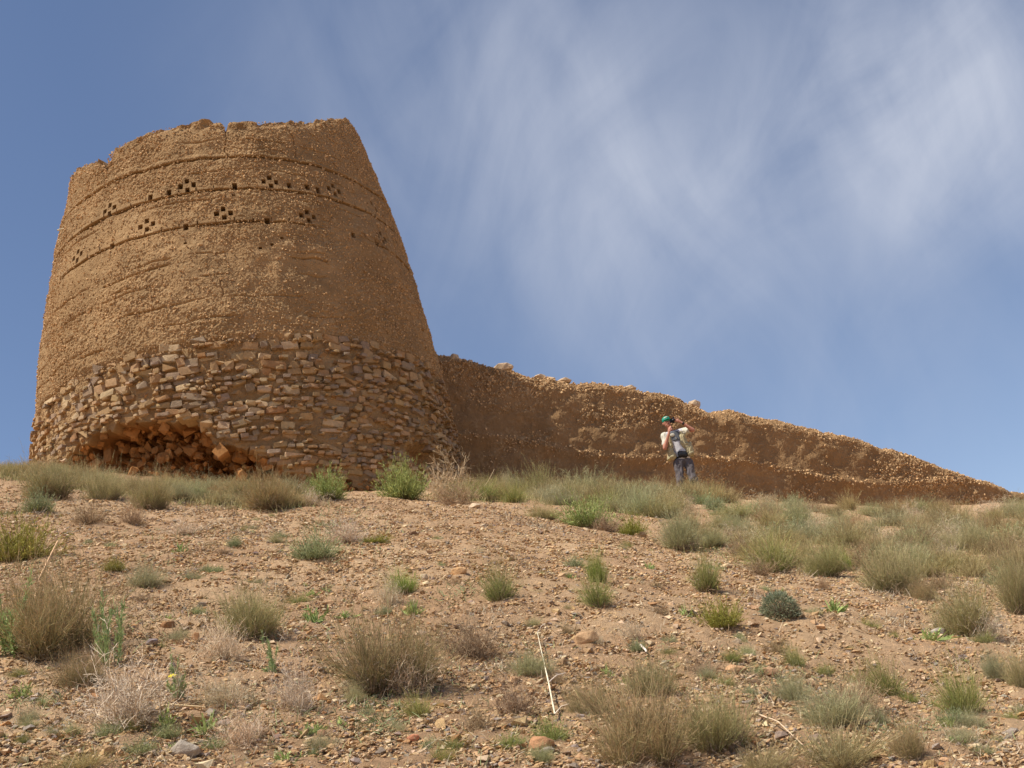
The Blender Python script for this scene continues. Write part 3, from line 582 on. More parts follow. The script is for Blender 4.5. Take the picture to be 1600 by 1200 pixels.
CATS = {'broom_bush': 'bush', 'sage_bush': 'bush', 'grass_tuft': 'grass tuft', 'leafy_bush': 'bush', 'dry_shrub': 'dry shrub', 'cushion_plant': 'cushion plant', 'herb': 'herb', 'rosette_plant': 'plant'}
PROTO = {}
def proto(kind, v):
    if (kind, v) in PROTO: return PROTO[(kind, v)]
    f, kw = SPEC[kind]; g = np.random.default_rng(1000+v*37+sum(map(ord, kind))); parts = f(g, **kw); allv = joinm([p[1] for p in parts])[0]
    w_ = np.percentile(np.hypot(allv[:, 0], allv[:, 1]), 96)*2; h_ = np.percentile(allv[:, 2], 98); out = []
    def mk(nm, data, mt):
        V, Fc, Cc = data; V = V/np.array([w_, w_, h_]); V[:, 2] = np.maximum(V[:, 2], -.03); o = mesh_np(nm, V, Fc, mt, col=Cc); me = o.data; bpy.data.objects.remove(o); return me
    for nm, data, mt in parts: out.append((nm, mk(nm, data, mt)))
    whole = mk('tuft', joinm([p[1] for p in parts]), M_PLANT)
    PROTO[(kind, v)] = (out, whole); return PROTO[(kind, v)]
def plant(kind, px, py, w_, h_, label, group=None, nv=5, parts=None, sink=.02):
    P = on_ground(px, py); d = P.length; W_, H_ = d/F*w_, d/F*h_*.93; pr, whole = proto(kind, random.randrange(nv)); nm = NAMES[kind]
    if parts is None: parts = w_*h_ > 1300
    rz = random.uniform(0, 2*PI); tl = (random.uniform(-.14, .14), random.uniform(-.14, .14))
    if parts:
        o = bpy.data.objects.new(nm, None); C.objects.link(o); o.empty_display_size = .1
        for pn, me in pr: c = bpy.data.objects.new(pn, me); C.objects.link(c); c.parent = o
    else: o = bpy.data.objects.new(nm, whole); C.objects.link(o)
    o.location = P-Vector((0, 0, sink)); o.rotation_euler = (tl[0], tl[1], rz); q_ = random.uniform(.82, 1.2); o.scale = (W_*q_, W_/q_, H_)
    return tag(o, label, CATS[nm], group)
PL = [('broom', 78, 782, 88, 52, 'green tipped broom bush with dark underside on the left ridge, below the open sky'),
 ('broom', 162, 786, 66, 52, 'round broom bush with dark shaded base before the left end of the tower foot'),
 ('broom', 238, 797, 64, 56, 'yellow green broom bush in front of the dark hollow in the tower foot'),
 ('brown', 137, 822, 70, 34, 'sprawling brown dead bush on the left slope below the ridge bushes'),
 ('brown', 203, 817, 48, 34, 'small round brown dead bush below the yellow green broom by the hollow'),
 ('pale', 62, 806, 62, 34, 'low fresh green plant spilling downhill under the left ridge bush'),
 ('olive', 28, 872, 110, 64, 'broad olive and rust bush cut by the left picture edge'),
 ('rust', 418, 792, 92, 54, 'tan plumed broom bush in front of the tower foot, left of the bright green pair'),
 ('bright', 512, 782, 82, 48, 'bright green leafy bush at the tower foot, left of the orange block'),
 ('twigs', 482, 788, 66, 32, 'pale grey dead shrub crouching left of the bright green bush at the tower foot'),
 ('bright', 630, 782, 100, 60, 'largest bright green leafy bush, right of the orange block at the tower foot'),
 ('deadgrass', 703, 779, 96, 76, 'straw coloured bare branching stalks standing behind the bushes where tower meets wall'),
 ('brown', 716, 793, 74, 42, 'grey brown dry bush right of the largest bright green bush'),
 ('sage', 797, 772, 30, 34, 'lone small dark green bush close under the wall near the tower'),
 ('broom', 846, 776, 66, 44, 'soft green broom bush, first of the ridge growth right of the lone dark bush'),
 ('sage', 905, 782, 90, 40, 'blue grey low bush behind the lime tinted tuft on the ridge'),
 ('bright', 918, 822, 92, 52, 'lime tinted wiry bush on the gravel lip in the middle of the picture'),
 ('olive', 988, 836, 62, 32, 'squat olive and rust bush at the right end of the gravel lip'),
 ('brown', 948, 831, 60, 34, 'grey dead stems squeezed between the lime tinted bush and the olive bush'),
 ('broom', 968, 789, 76, 40, 'brown hearted broom bush above the olive bush'),
 ('sage', 1068, 855, 74, 60, 'pale feathery bush right of the gravel lip below the man'),
 ('broom', 848, 811, 52, 26, 'low green tuft on the gravel lip left of the lime tinted bush'),
 ('grass', 1104, 926, 62, 62, 'dense round green tuft standing on the bare slope below the right hand growth'),
 ('olive', 1126, 978, 70, 46, 'lime green spreading bush with rusty heart below the dense round tuft'),
 ('cushion', 1224, 974, 60, 44, 'domed blue green cushion plant on the right slope'),
 ('lime', 934, 912, 36, 52, 'slender yellow green broom standing upright on the bare slope'),
 ('grass', 944, 958, 62, 52, 'leaning green tuft directly below the slender yellow green broom'),
 ('grass', 784, 942, 60, 62, 'green tuft with reddish tips right of the pale orange blocky stone'),
 ('pale', 896, 880, 38, 22, 'small mint green tuft on the bare upper gravel'),
 ('pale', 494, 874, 78, 46, 'pale green feathery bush with rusty base on the upper slope below the tower'),
 ('twigs', 543, 853, 74, 50, 'thin grey green bush just right of the pale green feathery bush'),
 ('olive', 586, 852, 54, 15, 'flat low plant casting a dark shadow on the upper gravel'),
 ('sage', 230, 910, 62, 38, 'small green bush with dark base alone on the left gravel slope'),
 ('olive', 180, 886, 46, 22, 'flat green and brown plant up left of the lone small bush on the left gravel'),
 ('rosette', 282, 864, 28, 20, 'tiny dark leaved plant with one white leaf on the left gravel'),
 ('broom', 386, 996, 118, 80, 'dark based broom bush beside the pale spiky twig bush'),
 ('twigs', 348, 1030, 84, 64, 'pale spiky twig bush leaning on the dark based broom bush'),
 ('herb', 429, 1048, 34, 68, 'bright green herb on one upright stem below the dark based broom bush'),
 ('rust', 612, 1068, 172, 118, 'largest rust topped broom bush in the middle foreground'),
 ('twigs', 628, 1072, 96, 74, 'silver grey twig bush tangled in front of the largest rust topped bush'),
 ('brown', 740, 1014, 116, 70, 'wide grey brown thorny bush right of the largest rust topped bush'),
 ('twigs', 466, 1104, 90, 92, 'bleached open twig bush on two bare legs left of the largest rust topped bush'),
 ('sage', 550, 1084, 40, 32, 'small grey green tuft at the lower left foot of the largest rust topped bush'),
 ('grass', 654, 1116, 54, 44, 'small green tuft below the largest rust topped bush'),
 ('rust', 70, 1030, 180, 130, 'huge brown plumed broom bush with black shade beneath, left edge of the picture'),
 ('herb', 22, 1036, 76, 108, 'tall grey green feathery herbs rising in front of the huge plumed bush'),
 ('herb', 172, 1046, 56, 100, 'slim feathery green herb right of the huge plumed bush'),
 ('rust', 128, 1074, 70, 56, 'rust red wiry bush at the right foot of the huge plumed bush'),
 ('twigs', 200, 1142, 190, 112, 'broadest bleached twig bush in the lower left corner'),
 ('herb', 272, 1092, 34, 70, 'green herb with a yellow flower in the lower left foreground'),
 ('rosette', 258, 1148, 46, 34, 'green rosette of strap leaves below the fallen straw stick'),
 ('rosette', 322, 1154, 60, 36, 'wider flatter green rosette right of the strap leaved one'),
 ('twigs', 376, 1164, 110, 62, 'grey twig bush right of the two green rosettes'),
 ('twigs', 350, 1098, 110, 60, 'low bleached twig bush above the two green rosettes'),
 ('brown', 806, 1106, 92, 64, 'tan brown dead bush left of the long white stalk'),
 ('brown', 745, 1150, 70, 44, 'brown dead bush near the lower edge below the tan one'),
 ('rust', 918, 1112, 62, 60, 'narrow broom bush right of the long white stalk'),
 ('broom', 1030, 1086, 96, 58, 'domed green broom bush with dark right side, middle right foreground'),
 ('rust', 1010, 1196, 180, 122, 'big tan and green broom bush rising from the bottom border'),
 ('broom', 1128, 1168, 130, 88, 'dark green broom bush right of the big tan and green one'),
 ('bright', 862, 1166, 58, 42, 'small green bush under the lower end of the white stalk'),
 ('bright', 794, 1172, 58, 24, 'flat bright green plant at the bottom, left of the orange slab'),
 ('sage', 1244, 1086, 72, 50, 'green and brown bush with black base on the right slope'),
 ('brown', 1340, 1100, 84, 64, 'purple brown dead bush between a green tuft and a grey green bush'),
 ('grass', 1386, 1070, 64, 62, 'upright green tuft with tan spikes behind the purple brown dead bush'),
 ('sage', 1292, 1132, 110, 60, 'grey green fan shaped bush below the purple brown dead bush'),
 ('grass', 1502, 1102, 88, 74, 'dense grass green tuft near the right picture edge'),
 ('sage', 1556, 1048, 46, 44, 'small dark green bush above the dense grass green tuft'),
 ('broom', 1596, 1062, 50, 54, 'dark bush cut by the right edge above the dense green tuft'),
 ('broom', 1508, 986, 96, 72, 'grey green broom bush on the right, left half of a joined pair'),
 ('twigs', 1546, 994, 66, 60, 'silver grey twig bush, right half of a joined pair on the right slope'),
 ('broom', 1396, 926, 112, 76, 'large green broom bush at the lower border of the right hand growth'),
 ('brown', 1468, 922, 52, 30, 'low brown dead bush right of the large green broom bush'),
 ('broom', 1588, 960, 80, 92, 'tall brown tipped broom bush at the right edge of the picture'),
 ('brown', 1210, 1004, 38, 28, 'small brown dead bush below the domed cushion plant'),
 ('rust', 1418, 1196, 66, 54, 'green brown tuft rising from the bottom border on the right'),
 ('straw', 1310, 1200, 150, 66, 'tan straw tuft along the bottom border right of the dark green broom'),
 ('straw', 1205, 1204, 110, 44, 'thin yellow straw tuft at the bottom border beside the dark green broom'),
 ('brown', 1088, 1036, 66, 26, 'low rusty dead plant on the slope above the domed green broom bush'),
 ('twigs', 985, 993, 54, 42, 'grey wispy plant below the leaning green tuft'),
 ('twigs', 608, 936, 58, 56, 'pale dry wispy bush on the slope above the largest rust topped bush'),
 ('lime', 628, 922, 52, 40, 'yellow green wisps beside the pale dry wispy bush'),
 ('rosette', 490, 962, 60, 30, 'grey green low plant on open gravel left of the pale dry wispy bush'),
 ('rosette', 645, 954, 40, 26, 'mint rosette above the largest rust topped bush'),
 ('rosette', 540, 946, 50, 14, 'thin row of small leaves on gravel beside the grey green low plant'),
 ('brown', 712, 916, 36, 18, 'small dark dead tuft between the orange stones in mid slope'),
 ('brown', 885, 984, 40, 22, 'grey brown dead tuft up left of the flat topped tan boulder'),
 ('sage', 434, 852, 28, 18, 'small green sprout left of the pale green feathery bush'),
 ('rosette', 1070, 965, 32, 22, 'grey leaved sprout left of the lime green spreading bush'),
 ('rosette', 1305, 962, 44, 24, 'flat grey leaved plant right of the domed cushion plant'),
 ('brown', 1286, 920, 30, 20, 'little grey dead tuft above right of the domed cushion plant'),
 ('rosette', 1455, 1000, 60, 22, 'row of flat green leaves beside the flat grey stone'),
 ('grass', 1242, 1024, 36, 40, 'yellow green wisps under the domed cushion plant'),
 ('pale', 1170, 1082, 24, 20, 'little green sprout left of the bush with black base'),
 ('sage', 1375, 1128, 34, 30, 'mint green sprout right of the fan shaped bush'),
 ('rosette', 945, 1045, 28, 20, 'small leafy sprout left of the domed green broom bush, nearer the boulder'),
 ('rosette', 975, 1060, 32, 20, 'small leafy sprout touching the domed green broom bush'),
 ('brown', 1185, 900, 70, 30, 'grey dead bush at the lower border of the right hand growth'),
 ('pale', 366, 856, 26, 20, 'small round green tuft on gravel under the middle of the tower'),
 ('brown', 222, 934, 34, 16, 'flat dead tuft below the small bush alone on the left gravel'),
 ('twigs', 285, 832, 84, 28, 'thin pale dead grass patch on gravel below the hollow'),
 ('grass', 1210, 893, 90, 62, 'dark based green tuft at the lower border of the growth above the cushion plant'),
 ('broom', 1282, 893, 72, 50, 'rounded tuft beside the yellow topped tuft at the lower border of the growth'),
 ('lime', 1318, 886, 40, 34, 'yellow topped green tuft at the lower border of the growth'),
 ('sage', 1535, 862, 70, 48, 'bluish bush with a few yellow flowers in the right hand growth'),
 ('rust', 1445, 935, 50, 40, 'reddish bush between the large green broom bush and the joined pair'),
 ('grass', 1340, 1052, 50, 30, 'thin rusty green wisps above the purple brown dead bush'),
 ('sage', 838, 1046, 80, 40, 'faint grey wisps around the white stalk'),
 ('brown', 865, 1060, 46, 26, 'small grey dead tuft right of the white stalk middle'),
 ('rosette', 620, 1095, 24, 18, 'fresh green leaves at the foot of the largest rust topped bush'),
 ('rosette', 445, 1200, 60, 26, 'grey green leaves at the bottom border right of the grey stone'),
 ('straw', 130, 1206, 120, 26, 'short straw tuft at the bottom border on the left')]
for k_, mx, my, w_, h_, lab in PL: plant(k_, mx, my, w_, h_, lab)
# growth along the ridge and over the right hand slope: every tuft its own
def in_poly(x, y, P):
    c = False; j = len(P)-1
    for i in range(len(P)):
        if (P[i][1] > y) != (P[j][1] > y) and x < (P[j][0]-P[i][0])*(y-P[i][1])/(P[j][1]-P[i][1])+P[i][0]: c = not c
        j = i
    return c
REG_L = [(-30, 733), (60, 735), (180, 757), (300, 768), (460, 776), (455, 790), (300, 788), (180, 776), (60, 752), (-30, 745)]
REG_M = [(690, 772), (820, 768), (1000, 775), (1040, 778), (1040, 812), (960, 805), (860, 790), (700, 785)]
REG_R = [(1000, 777), (1100, 781), (1350, 797), (1600, 803), (1640, 806), (1640, 930), (1480, 905), (1340, 885), (1200, 882), (1110, 862), (1060, 815)]
for reg, cnt, wr, hr, kinds, lab, grp in ((REG_L, 46, (40, 70), (14, 26), ('broom', 'broom', 'rust', 'sage', 'straw'), 'wispy grass tuft in the continuous growth fringing the ridge in front of the tower', 'grass tufts along the left ridge'),
                                     (REG_M, 40, (40, 76), (22, 38), ('broom', 'sage', 'rust', 'straw', 'grass'), 'wispy grass tuft in the ridge growth between tower and man', 'grass tufts along the middle ridge'),
                                     (REG_R, 124, (40, 84), (20, 37), ('broom', 'straw', 'rust', 'sage', 'pale', 'sage', 'brown', 'twigs'), 'feathery grass tuft in the dense growth covering the slope under the right wall', 'grass tufts on the right hand slope')):
    k = 0; xs = [p[0] for p in reg]; ys = [p[1] for p in reg]; pl = []
    while k < cnt:
        x, y = random.uniform(min(xs), max(xs)), random.uniform(min(ys), max(ys))
        if not in_poly(x, y, reg): continue
        if any(abs(x-a) < 26 and abs(y-b) < 6 for a, b in pl) and random.random() < .93: continue
        pl.append((x, y)); k += 1; f_ = .75+.5*(y-min(ys))/(max(ys)-min(ys))
        plant(random.choice(kinds), x, y, random.uniform(*wr)*f_, random.uniform(*hr)*f_, lab, grp, parts=False)
for x in (1034, 1050, 1063, 1078, 1092, 1110): plant(random.choice(('broom', 'sage', 'straw')), x, random.uniform(782, 787), 44, 31, 'wispy grass tuft in the ridge growth between tower and man', 'grass tufts along the middle ridge', parts=False)
# fine grass between the tufts: nobody could count it
def sward(reg, n, hpx, cols, g):
    xs = [p[0] for p in reg]; ys = [p[1] for p in reg]; cells = []
    while len(cells) < 230:
        x, y = random.uniform(min(xs), max(xs)), random.uniform(min(ys), max(ys))
        if in_poly(x, y, reg): P = on_ground(x, y); cells.append((P.x, P.y, P.length))
    cells = np.array(cells); i = g.integers(0, len(cells), n); X = cells[i, 0]+g.normal(0, .22, n); Y = cells[i, 1]+g.normal(0, .3, n); Z = ground_h(X, Y)
    h = hpx*cells[i, 2]/F*g.uniform(.4, 1.1, n); d = unit(np.c_[g.normal(0, .32, (n, 2)), np.ones(n)]); t = np.linspace(0, 1, 4)[None, :, None]
    P = np.c_[X, Y, Z][:, None]+d[:, None]*t*h[:, None, None]+np.c_[g.normal(0, .2, (n, 2)), -.1*np.ones(n)][:, None]*t**2*h[:, None, None]
    tt = np.repeat(np.linspace(0, 1, 4)[None], n, 0); return strips(P, .006*(1.1-.8*tt), unit(np.cross(d, g.normal(size=(n, 3)))), mixc_(cols, tt)*g.uniform(.7, 1.3, (n, 1, 1)))
g = np.random.default_rng(77); gc = [(.22, .2, .12), (.27, .29, .14), (.36, .34, .20), (.45, .37, .24)]
v, f, c = joinm([sward(REG_L, 11000, 19, gc, g), sward(REG_M, 5500, 19, gc, g), sward(REG_R, 8000, 17, gc, g)])
tag(mesh_np('ridge_grass', v, f, M_PLANT, col=c), 'fine tan and green grass filling the gaps between tufts on the ridge', 'grass', kind='stuff')
# dry litter: broken stems, withered blades and seedlings lying between the stones
def litter(n, g):
    nc = 240; a0 = g.uniform(-.48, .48, nc); r0 = 4*(15/4)**g.uniform(0, 1, nc); cx, cy = r0*np.sin(a0), r0*np.cos(a0); ok = ~((np.abs(a0) < .14) & (r0 > 7.2)) | (g.uniform(0, 1, nc) < .25)
    i = g.choice(np.where(ok)[0], n); sp = g.uniform(.06, .34, nc)[i]; X, Y = cx[i]+g.normal(0, 1, n)*sp, cy[i]+g.normal(0, 1, n)*sp*1.2; Z = ground_h(X, Y)
    r = np.hypot(X, Y); h = (.015+.05*g.uniform(0, 1, n)**2)*(r/6)**.5; d = unit(np.c_[g.normal(0, 1, (n, 2)), g.uniform(.1, 1.3, n)]); t = np.linspace(0, 1, 3)[None, :, None]
    P = np.c_[X, Y, Z+.004][:, None]+d[:, None]*t*h[:, None, None]+g.normal(0, .2, (n, 1, 3))*t**2*h[:, None, None]; P[..., 2] = np.maximum(P[..., 2], Z[:, None]+.002)
    tt = np.repeat(np.linspace(0, 1, 3)[None], n, 0); kind = g.integers(0, 4, nc)[i]; pal = np.array([(.40, .33, .25), (.26, .31, .16), (.36, .27, .17), (.46, .40, .30)])
    cc = pal[kind][:, None]*g.uniform(.6, 1.3, (n, 1, 1))*np.ones((n, 3, 1)); return strips(P, .0036*(1.1-.6*tt)*(r/6)[:, None]**.6, unit(np.cross(d, g.normal(size=(n, 3)))), cc)
v, f, c = litter(30000, g)
tag(mesh_np('dry_litter', v, f, M_TWIG, col=c), 'withered stems and seedlings strewn between the stones of the slope', 'litter', kind='stuff')
# small sprouts dotted over the open gravel
k = 0
REG_O = [(60, 830), (420, 800), (760, 810), (1000, 850), (1180, 910), (1600, 1010), (1600, 1200), (0, 1200), (0, 1060), (200, 1000), (300, 900)]
while k < 165:
    x, y = random.uniform(0, 1600), random.uniform(800, 1200)
    if not in_poly(x, y, REG_O) or any(abs(x-p[1]) < p[3]*.6+8 and -8 < p[2]-y < p[4] for p in PL) or (560 < x < 900 and y < 880 and random.random() < .85): continue
    s = random.uniform(10, 30)*(.6+.6*(y-800)/400); kd = random.choice(('rosette', 'brown', 'pale', 'twigs', 'sage', 'grass')); k += 1
    plant(kd, x, y, s*1.5, s*.75, {'rosette': 'tiny leafy sprout dotted on the open gravel', 'brown': 'tiny brown dead tuft dotted on the open gravel', 'pale': 'tiny pale green tuft dotted on the open gravel', 'twigs': 'tiny bleached twig tuft dotted on the open gravel',
                               'sage': 'tiny grey green tuft dotted on the open gravel', 'grass': 'tiny green grass tuft dotted on the open gravel'}[kd], 'small tufts dotted over the gravel: '+NAMES[kd].replace('_', ' ')+(' brown' if kd == 'brown' else ''), parts=False)
# fallen stalks
def stick(name, pxs, rads, label, col, lift=0.02, side=()):
    P = [on_ground(x, y)+Vector((0, 0, lift+l)) for x, y, l in pxs]; Q = []
    for i in range(len(P)-1):
        for t in (0, .33, .66): Q.append(P[i].lerp(P[i+1], t)+Vector([random.gauss(0, .0015) for _ in range(3)]))
    Q.append(P[-1]); R = np.interp(np.linspace(0, 1, len(Q)), np.linspace(0, 1, len(rads)), rads); v, f = rod(Q, R)
    o = mesh_np(name, v-np.array(Q[0]), f, M_TWIG, None, np.tile(col, (len(v), 1))*(1+.12*vnoise(v, 25, 3))[:, None], True); o.location = Q[0]; tag(o, label, 'stick')
    for i, dx, dy, dz in side:
        a = Q[i]; v, f = rod([a, a+Vector((dx, dy, dz))*.5+Vector((0, 0, .01)), a+Vector((dx, dy, dz))], [.003, .0025, .0015]); c = mesh_np('side_twig', v-np.array(Q[0]), f, M_TWIG, None, np.tile(col, (len(v), 1))); c.parent = o
stick('white_stalk', [(870, 1128, .01), (841, 996, .03)], [.0038, .0036, .0032, .0024, .0016], 'long straight white dead stalk lying on the gravel', (.66, .60, .52), side=((0, .06, .02, .03), (1, .08, .03, .03), (3, .05, .06, .05)))
stick('straw_stick', [(252, 1117, 0), (282, 1120, .01), (322, 1117, 0)], [.005, .005, .003], 'pale straw stick lying beside the green rosettes', (.66, .5, .34))
stick('straw_stick', [(1190, 1128, 0), (1222, 1152, .02), (1258, 1178, 0)], [.0035, .003, .002], 'fallen straw stick at the lower right among dry grass', (.66, .52, .38))
stick('straw_stick', [(38, 1034, 0), (62, 990, .25), (94, 968, .42)], [.003, .003, .005], 'straw stalk leaning up out of the huge plumed bush', (.62, .46, .3))
stick('white_stalk', [(1001, 1004, 0), (1009, 1012, 0)], [.006, .005], 'short white stick fragment near the grey wispy plant', (.75, .7, .64))
fl = empty('flower', on_ground(272, 1100)+Vector((0, 0, .11))); bm = bmesh.new()
for k in range(8):
    a = 2*PI*k/8; p = [bm.verts.new((math.cos(a+s_)*r_, math.sin(a+s_)*r_, z_)) for s_, r_, z_ in ((0, .003, 0), (-.3, .014, .004), (0, .019, .003), (.3, .014, .004))]; bm.faces.new(p)
me = bpy.data.meshes.new('petals'); bm.to_mesh(me); bm.free(); me.materials.append(mat_flat('petal', (.85, .68, .03))); o = bpy.data.objects.new('petals', me); C.objects.link(o); o.parent = fl
v, f = rod([(0, 0, -.13), (.005, 0, -.06), (0, 0, 0)], [.002, .002, .002]); o = mesh_np('stem', v, f, M_PLANT, None, np.tile((.15, .22, .08), (len(v), 1))); o.parent = fl
fl.rotation_euler = (.5, 0, 0); tag(fl, 'tiny yellow flower on a thin stem at the lower left', 'flower')
# ------------------------------------------------------------------ the man with the camera
YM = 24.3
def MP(zx, zy, dy=0):
    d = ray(980+zx/7.5, 620+zy/7.5); t = (YM+dy)/d.y; return d*t
def fuse(name, pieces, voxel, mat, parent, it=4, noise=0.0):
    bm = bmesh.new()
    for p0, r0, p1, r1 in pieces:
        tmp = bmesh.new()
        for p, r_ in ((p0, r0), (p1, r1)):
            if p is None: continue
            r_ = (r_, r_, r_) if isinstance(r_, (int, float)) else r_
            res = bmesh.ops.create_icosphere(tmp, subdivisions=2, radius=1)
            for v in res['verts']: v.co = Vector((v.co.x*r_[0]+p.x, v.co.y*r_[1]+p.y, v.co.z*r_[2]+p.z))
        if p1 is not None:
            old = list(tmp.faces); bmesh.ops.delete(tmp, geom=old, context='FACES_ONLY'); bmesh.ops.delete(tmp, geom=list(tmp.edges), context='EDGES_FACES') if False else None
            r2 = bmesh.ops.convex_hull(tmp, input=tmp.verts); dl = [e for e in r2['geom_interior'] if isinstance(e, bmesh.types.BMVert)]; bmesh.ops.delete(tmp, geom=dl, context='VERTS')
            loose = [e for e in tmp.edges if not e.link_faces]; bmesh.ops.delete(tmp, geom=loose, context='EDGES')
        me = bpy.data.meshes.new('tmp'); tmp.to_mesh(me); tmp.free(); bm.from_mesh(me); bpy.data.meshes.remove(me)
    bmesh.ops.recalc_face_normals(bm, faces=bm.faces)
    o = parent.location; me = bpy.data.meshes.new(name)
    for v in bm.verts: v.co -= o
    bm.to_mesh(me); bm.free(); ob = bpy.data.objects.new(name, me); C.objects.link(ob)
    m = ob.modifiers.new('r', 'REMESH'); m.mode = 'VOXEL'; m.voxel_size = voxel; s = ob.modifiers.new('s', 'SMOOTH'); s.iterations = it; s.factor = .5
    dg = bpy.context.evaluated_depsgraph_get(); me2 = bpy.data.meshes.new_from_object(ob.evaluated_get(dg)); me2.name = name; ob.modifiers.clear(); ob.data = me2
    if noise:
        n = len(me2.vertices); co = np.empty(n*3, np.float32); no = np.empty(n*3, np.float32); me2.vertices.foreach_get('co', co); me2.vertices.foreach_get('normal', no)
        co = co.reshape(-1, 3)+no.reshape(-1, 3)*(noise*fbm(co.reshape(-1, 3)*np.array([1.6, 1, .8]), 9, 3, 5))[:, None]; me2.vertices.foreach_set('co', co.ravel().astype(np.float32))
    me2.materials.clear(); me2.materials.append(mat); me2.polygons.foreach_set('use_smooth', np.ones(len(me2.polygons), bool)); ob.parent = parent; return ob
foot = MP(760, 1180); man = empty('person', (foot.x, foot.y, gh(foot.x, foot.y)))
tag(man, 'man in green cap and beige vest standing on the ridge, photographing', 'person')
M_SKIN = mat_flat('skin', (.48, .215, .145), .6, .08); M_VEST = mat_flat('vest_cloth', (.40, .34, .20), .9, .15, 18, .5); M_WHITE = mat_flat('white_cloth', (.56, .53, .44), .9, .06)
M_GREYT = mat_flat('grey_cloth', (.12, .13, .15), .9, .1); M_LGREY = mat_flat('light_grey_cloth', (.55, .54, .56), .9, .08); M_TROU = mat_flat('trouser_cloth', (.115, .10, .105), .9, .15, 12, .4)
M_BLK = mat_flat('black_plastic', (.015, .015, .017), .4, .1); M_CAP = mat_flat('green_cloth', (.015, .30, .20), .8, .1); M_LEA = mat_flat('boot_leather', (.14, .08, .045), .6)
def foot_at(zx, dy):
    p = MP(zx, 1200, dy); return Vector((p.x, p.y, gh(p.x, p.y)))
fL, fR = foot_at(640, -.05), foot_at(870, .05)
kL, kR = MP(618, 985, -.08), MP(775, 985, -.05); hL, hR = MP(600, 770, 0), MP(712, 765, 0)
shL, shR = MP(445, 462, 0), MP(660, 408, 0); eL, eR = MP(442, 600, -.16), MP(768, 388, -.22); wL, wR = MP(488, 432, -.24), MP(640, 303, -.26)
hd = MP(463, 300, -.03)
def hand(wr, c, dirn, up, spread, s=1):
    out = [(wr, .026, c, (.034, .018, .034))]; side = dirn.cross(up).normalized()
    for k, ln in enumerate((.062, .070, .066, .052)):
        b = c+dirn*.028+side*(k-1.5)*.019*s; m = b+dirn*ln*.55+up*.004; e = m+(dirn*.35+up*.85).normalized()*ln*.6
        out += [(b, .0095, m, .009), (m, .009, e, .0078)]
    tb = c-side*s*.03-dirn*.01; tm = tb+(dirn*.5-side*s*.8).normalized()*.035; out += [(tb, .012, tm, .0105), (tm, .0105, tm+(dirn*.9+up*.4).normalized()*.03, .009)]
    return out
camc = MP(528, 284, -.25)
cL = MP(492, 392, -.24); cR = MP(592, 280, -.27)
body = [(hd, (.084, .10, .11), None, 0), (hd+Vector((.006, -.025, -.072)), (.062, .07, .052), None, 0), (hd+Vector((.008, -.105, -.02)), .012, hd+Vector((.008, -.118, -.045)), .017),
        (hd+Vector((-.086, .01, -.02)), (.012, .02, .032), None, 0), (hd+Vector((.086, .01, -.02)), (.012, .02, .032), None, 0), (hd+Vector((.01, -.09, -.10)), (.03, .02, .014), None, 0),
        (MP(492, 365, 0), .056, MP(530, 425, .01), .062), (shL, .06, shR, .06), (MP(555, 470, .01), (.16, .09, .12), MP(650, 720, 0), (.14, .09, .08)),
        (shL, .054, eL, .047), (eL, .048, wL, .029), (shR, .054, eR, .047), (eR, .048, wR, .029),
        (hL, .085, kL, .055), (kL, .055, fL+Vector((0, .02, .1)), .04), (hR, .085, kR, .055), (kR, .055, fR+Vector((0, .02, .1)), .04)]
body += hand(wL, cL, (MP(505, 330, -.22)-wL).normalized(), Vector((.35, .25, .35)).normalized(), 1)
body += hand(wR, cR, (camc-wR).normalized(), Vector((-.1, -.75, .1)).normalized(), 1, -1)
fuse('body', body, .007, M_SKIN, man, 2)
M_LIP = mat_flat('lip', (.30, .10, .08), .5); fuse('mouth', [(hd+Vector((-.014, -.094, -.075)), (.012, .008, .005), hd+Vector((.034, -.094, -.075)), (.012, .008, .005))], .003, M_LIP, man, 1)
M_EYE = mat_flat('eye', (.03, .025, .02), .3)
for s in (-1, 1): fuse('eye', [(hd+Vector((.008+s*.033, -.094, -.005)), (.012, .008, .006), None, 0)], .003, M_EYE, man, 1)
fuse('hair', [(hd+Vector((0, .035, -.01)), (.092, .08, .075), None, 0)], .008, mat_flat('hair', (.22, .19, .17), .9), man, 2)
cap = fuse('cap', [(hd+Vector((-.002, .0, .052)), (.10, .116, .09), None, 0), (hd+Vector((.01, -.09, .04)), (.08, .035, .012), hd+Vector((.024, -.15, .03)), (.058, .03, .008))], .007, M_CAP, man, 2)
fuse('cap_patch', [(hd+Vector((-.035, -.082, .075)), (.026, .03, .022), hd+Vector((.012, -.09, .092)), (.024, .028, .016))], .006, M_WHITE, man, 2)
fuse('shirt', [(MP(555, 480, 0), (.185, .115, .14), MP(620, 620, 0), (.165, .122, .10)), (MP(620, 620, 0), (.165, .122, .1), MP(655, 725, 0), (.165, .118, .07)), (shL, .085, shR, .085)], .010, M_LGREY, man, 4, .004)
for a_, e_, nm in ((shL, eL, 'sleeve'), (shR, eR, 'sleeve')): fuse(nm, [(a_, .092, a_.lerp(e_, .3), .084), (a_.lerp(e_, .3), .08, a_.lerp(e_, .60), (.074, .078, .07))], .009, M_WHITE, man, 3, .016)
fuse('chest_panel', [(MP(545, 430, -.06), (.13, .065, .06), MP(582, 505, -.083), (.105, .055, .045))], .008, M_GREYT, man, 3)
fuse('emblem', [(MP(530, 447, -.128), (.055, .014, .042), None, 0)], .006, M_WHITE, man, 1); fuse('emblem', [(MP(575, 484, -.142), (.016, .01, .02), None, 0)], .006, M_WHITE, man, 1)
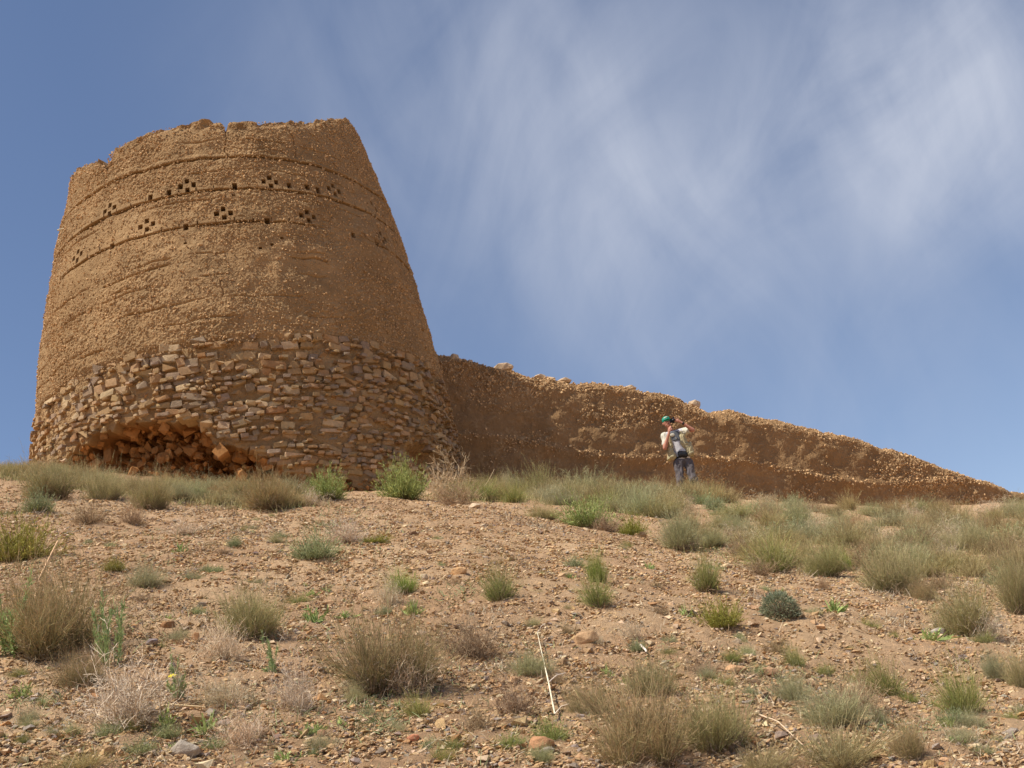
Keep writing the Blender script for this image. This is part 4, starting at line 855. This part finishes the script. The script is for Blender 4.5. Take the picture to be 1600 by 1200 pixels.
fuse('vest', [(MP(482, 452, -.055), (.055, .06, .05), MP(508, 580, -.09), (.065, .058, .05)), (MP(500, 580, -.085), (.058, .055, .05), MP(522, 712, -.085), (.095, .06, .055)), (MP(490, 650, -.04), (.04, .1, .05), MP(500, 735, -.03), (.06, .12, .04)),
              (MP(620, 415, -.05), (.05, .06, .04), MP(672, 550, -.088), (.098, .06, .05)), (MP(672, 550, -.088), (.098, .06, .05), MP(752, 668, -.08), (.082, .06, .05)), (MP(735, 560, 0), (.045, .1, .05), MP(762, 680, 0), (.06, .11, .05)),
              (MP(545, 450, .07), (.17, .06, .07), MP(640, 700, .08), (.22, .07, .06))], .009, M_VEST, man, 2, .024)
for p_, w_ in ((MP(524, 690, -.155), .05), (MP(752, 645, -.145), .05), (MP(690, 540, -.135), .035)): fuse('pocket', [(p_+Vector((-w_*.6, 0, -.02)), (.018, .014, .03), p_+Vector((w_*.6, 0, -.01)), (.018, .014, .03))], .007, M_VEST, man, 2, .004)
fuse('waist_pouch', [(MP(618, 672, -.12), (.05, .045, .075), MP(680, 676, -.12), (.055, .05, .08))], .008, M_BLK, man, 2)
fuse('belt', [(MP(648, 712, 0), (.18, .14, .045), None, 0)], .009, M_BLK, man, 1)
fuse('trousers', [(MP(655, 755, 0), (.165, .125, .09), None, 0), (hL, (.112, .115, .1), kL, .082), (kL, .085, fL+Vector((0, .01, .09)), .075), (hR, (.112, .115, .1), kR, .082), (kR, .085, fR+Vector((0, .01, .09)), .075)], .011, M_TROU, man, 3, .022)
for f_ in (fL, fR): fuse('boot', [(f_+Vector((0, .03, .05)), .05, f_+Vector((0, -.13, .035)), (.045, .05, .035))], .009, M_LEA, man, 2)
fuse('wristwatch', [(wR.lerp(eR, .10), .034, wR.lerp(eR, .19), .034)], .006, M_BLK, man, 1)
cm = empty('camera', camc); tag(cm, 'black compact camera held up to the eye of the man in the green cap', 'camera')
q = (camc-hd); q.z = 0; ang = RAD(28)
def cbox(name, c, s, mat, bev=.006):
    bm = bmesh.new(); bmesh.ops.create_cube(bm, size=1); [setattr(v, 'co', Vector((v.co.x*s[0], v.co.y*s[1], v.co.z*s[2]))) for v in bm.verts]; bmesh.ops.bevel(bm, geom=list(bm.edges), offset=bev, segments=2, affect='EDGES')
    me = bpy.data.meshes.new(name); bm.to_mesh(me); bm.free(); me.materials.append(mat); o = bpy.data.objects.new(name, me); C.objects.link(o); o.parent = cm; o.location = c; return o
cbox('camera_body', (0, 0, 0), (.125, .05, .078), M_BLK); cbox('viewfinder', (0, .002, .046), (.045, .04, .024), M_BLK, .004)
v, f = rod([(0, -.02, 0), (0, -.075, 0), (0, -.076, 0), (0, -.07, 0)], [.031, .029, .023, .021], 20); v = v.astype(float); o = mesh_np('lens', v, f, M_BLK, None, shade=True); o.parent = cm
v, f = rod([(0, -.069, 0), (0, -.071, 0), (0, -.0712, 0)], [.021, .021, .001], 20); o = mesh_np('glass', v, f, mat_flat('lens_glass', (.03, .03, .06), .05)); o.parent = bpy.data.objects[cm.children[-1].name]
cm.rotation_euler = (-.05, 0, ang)
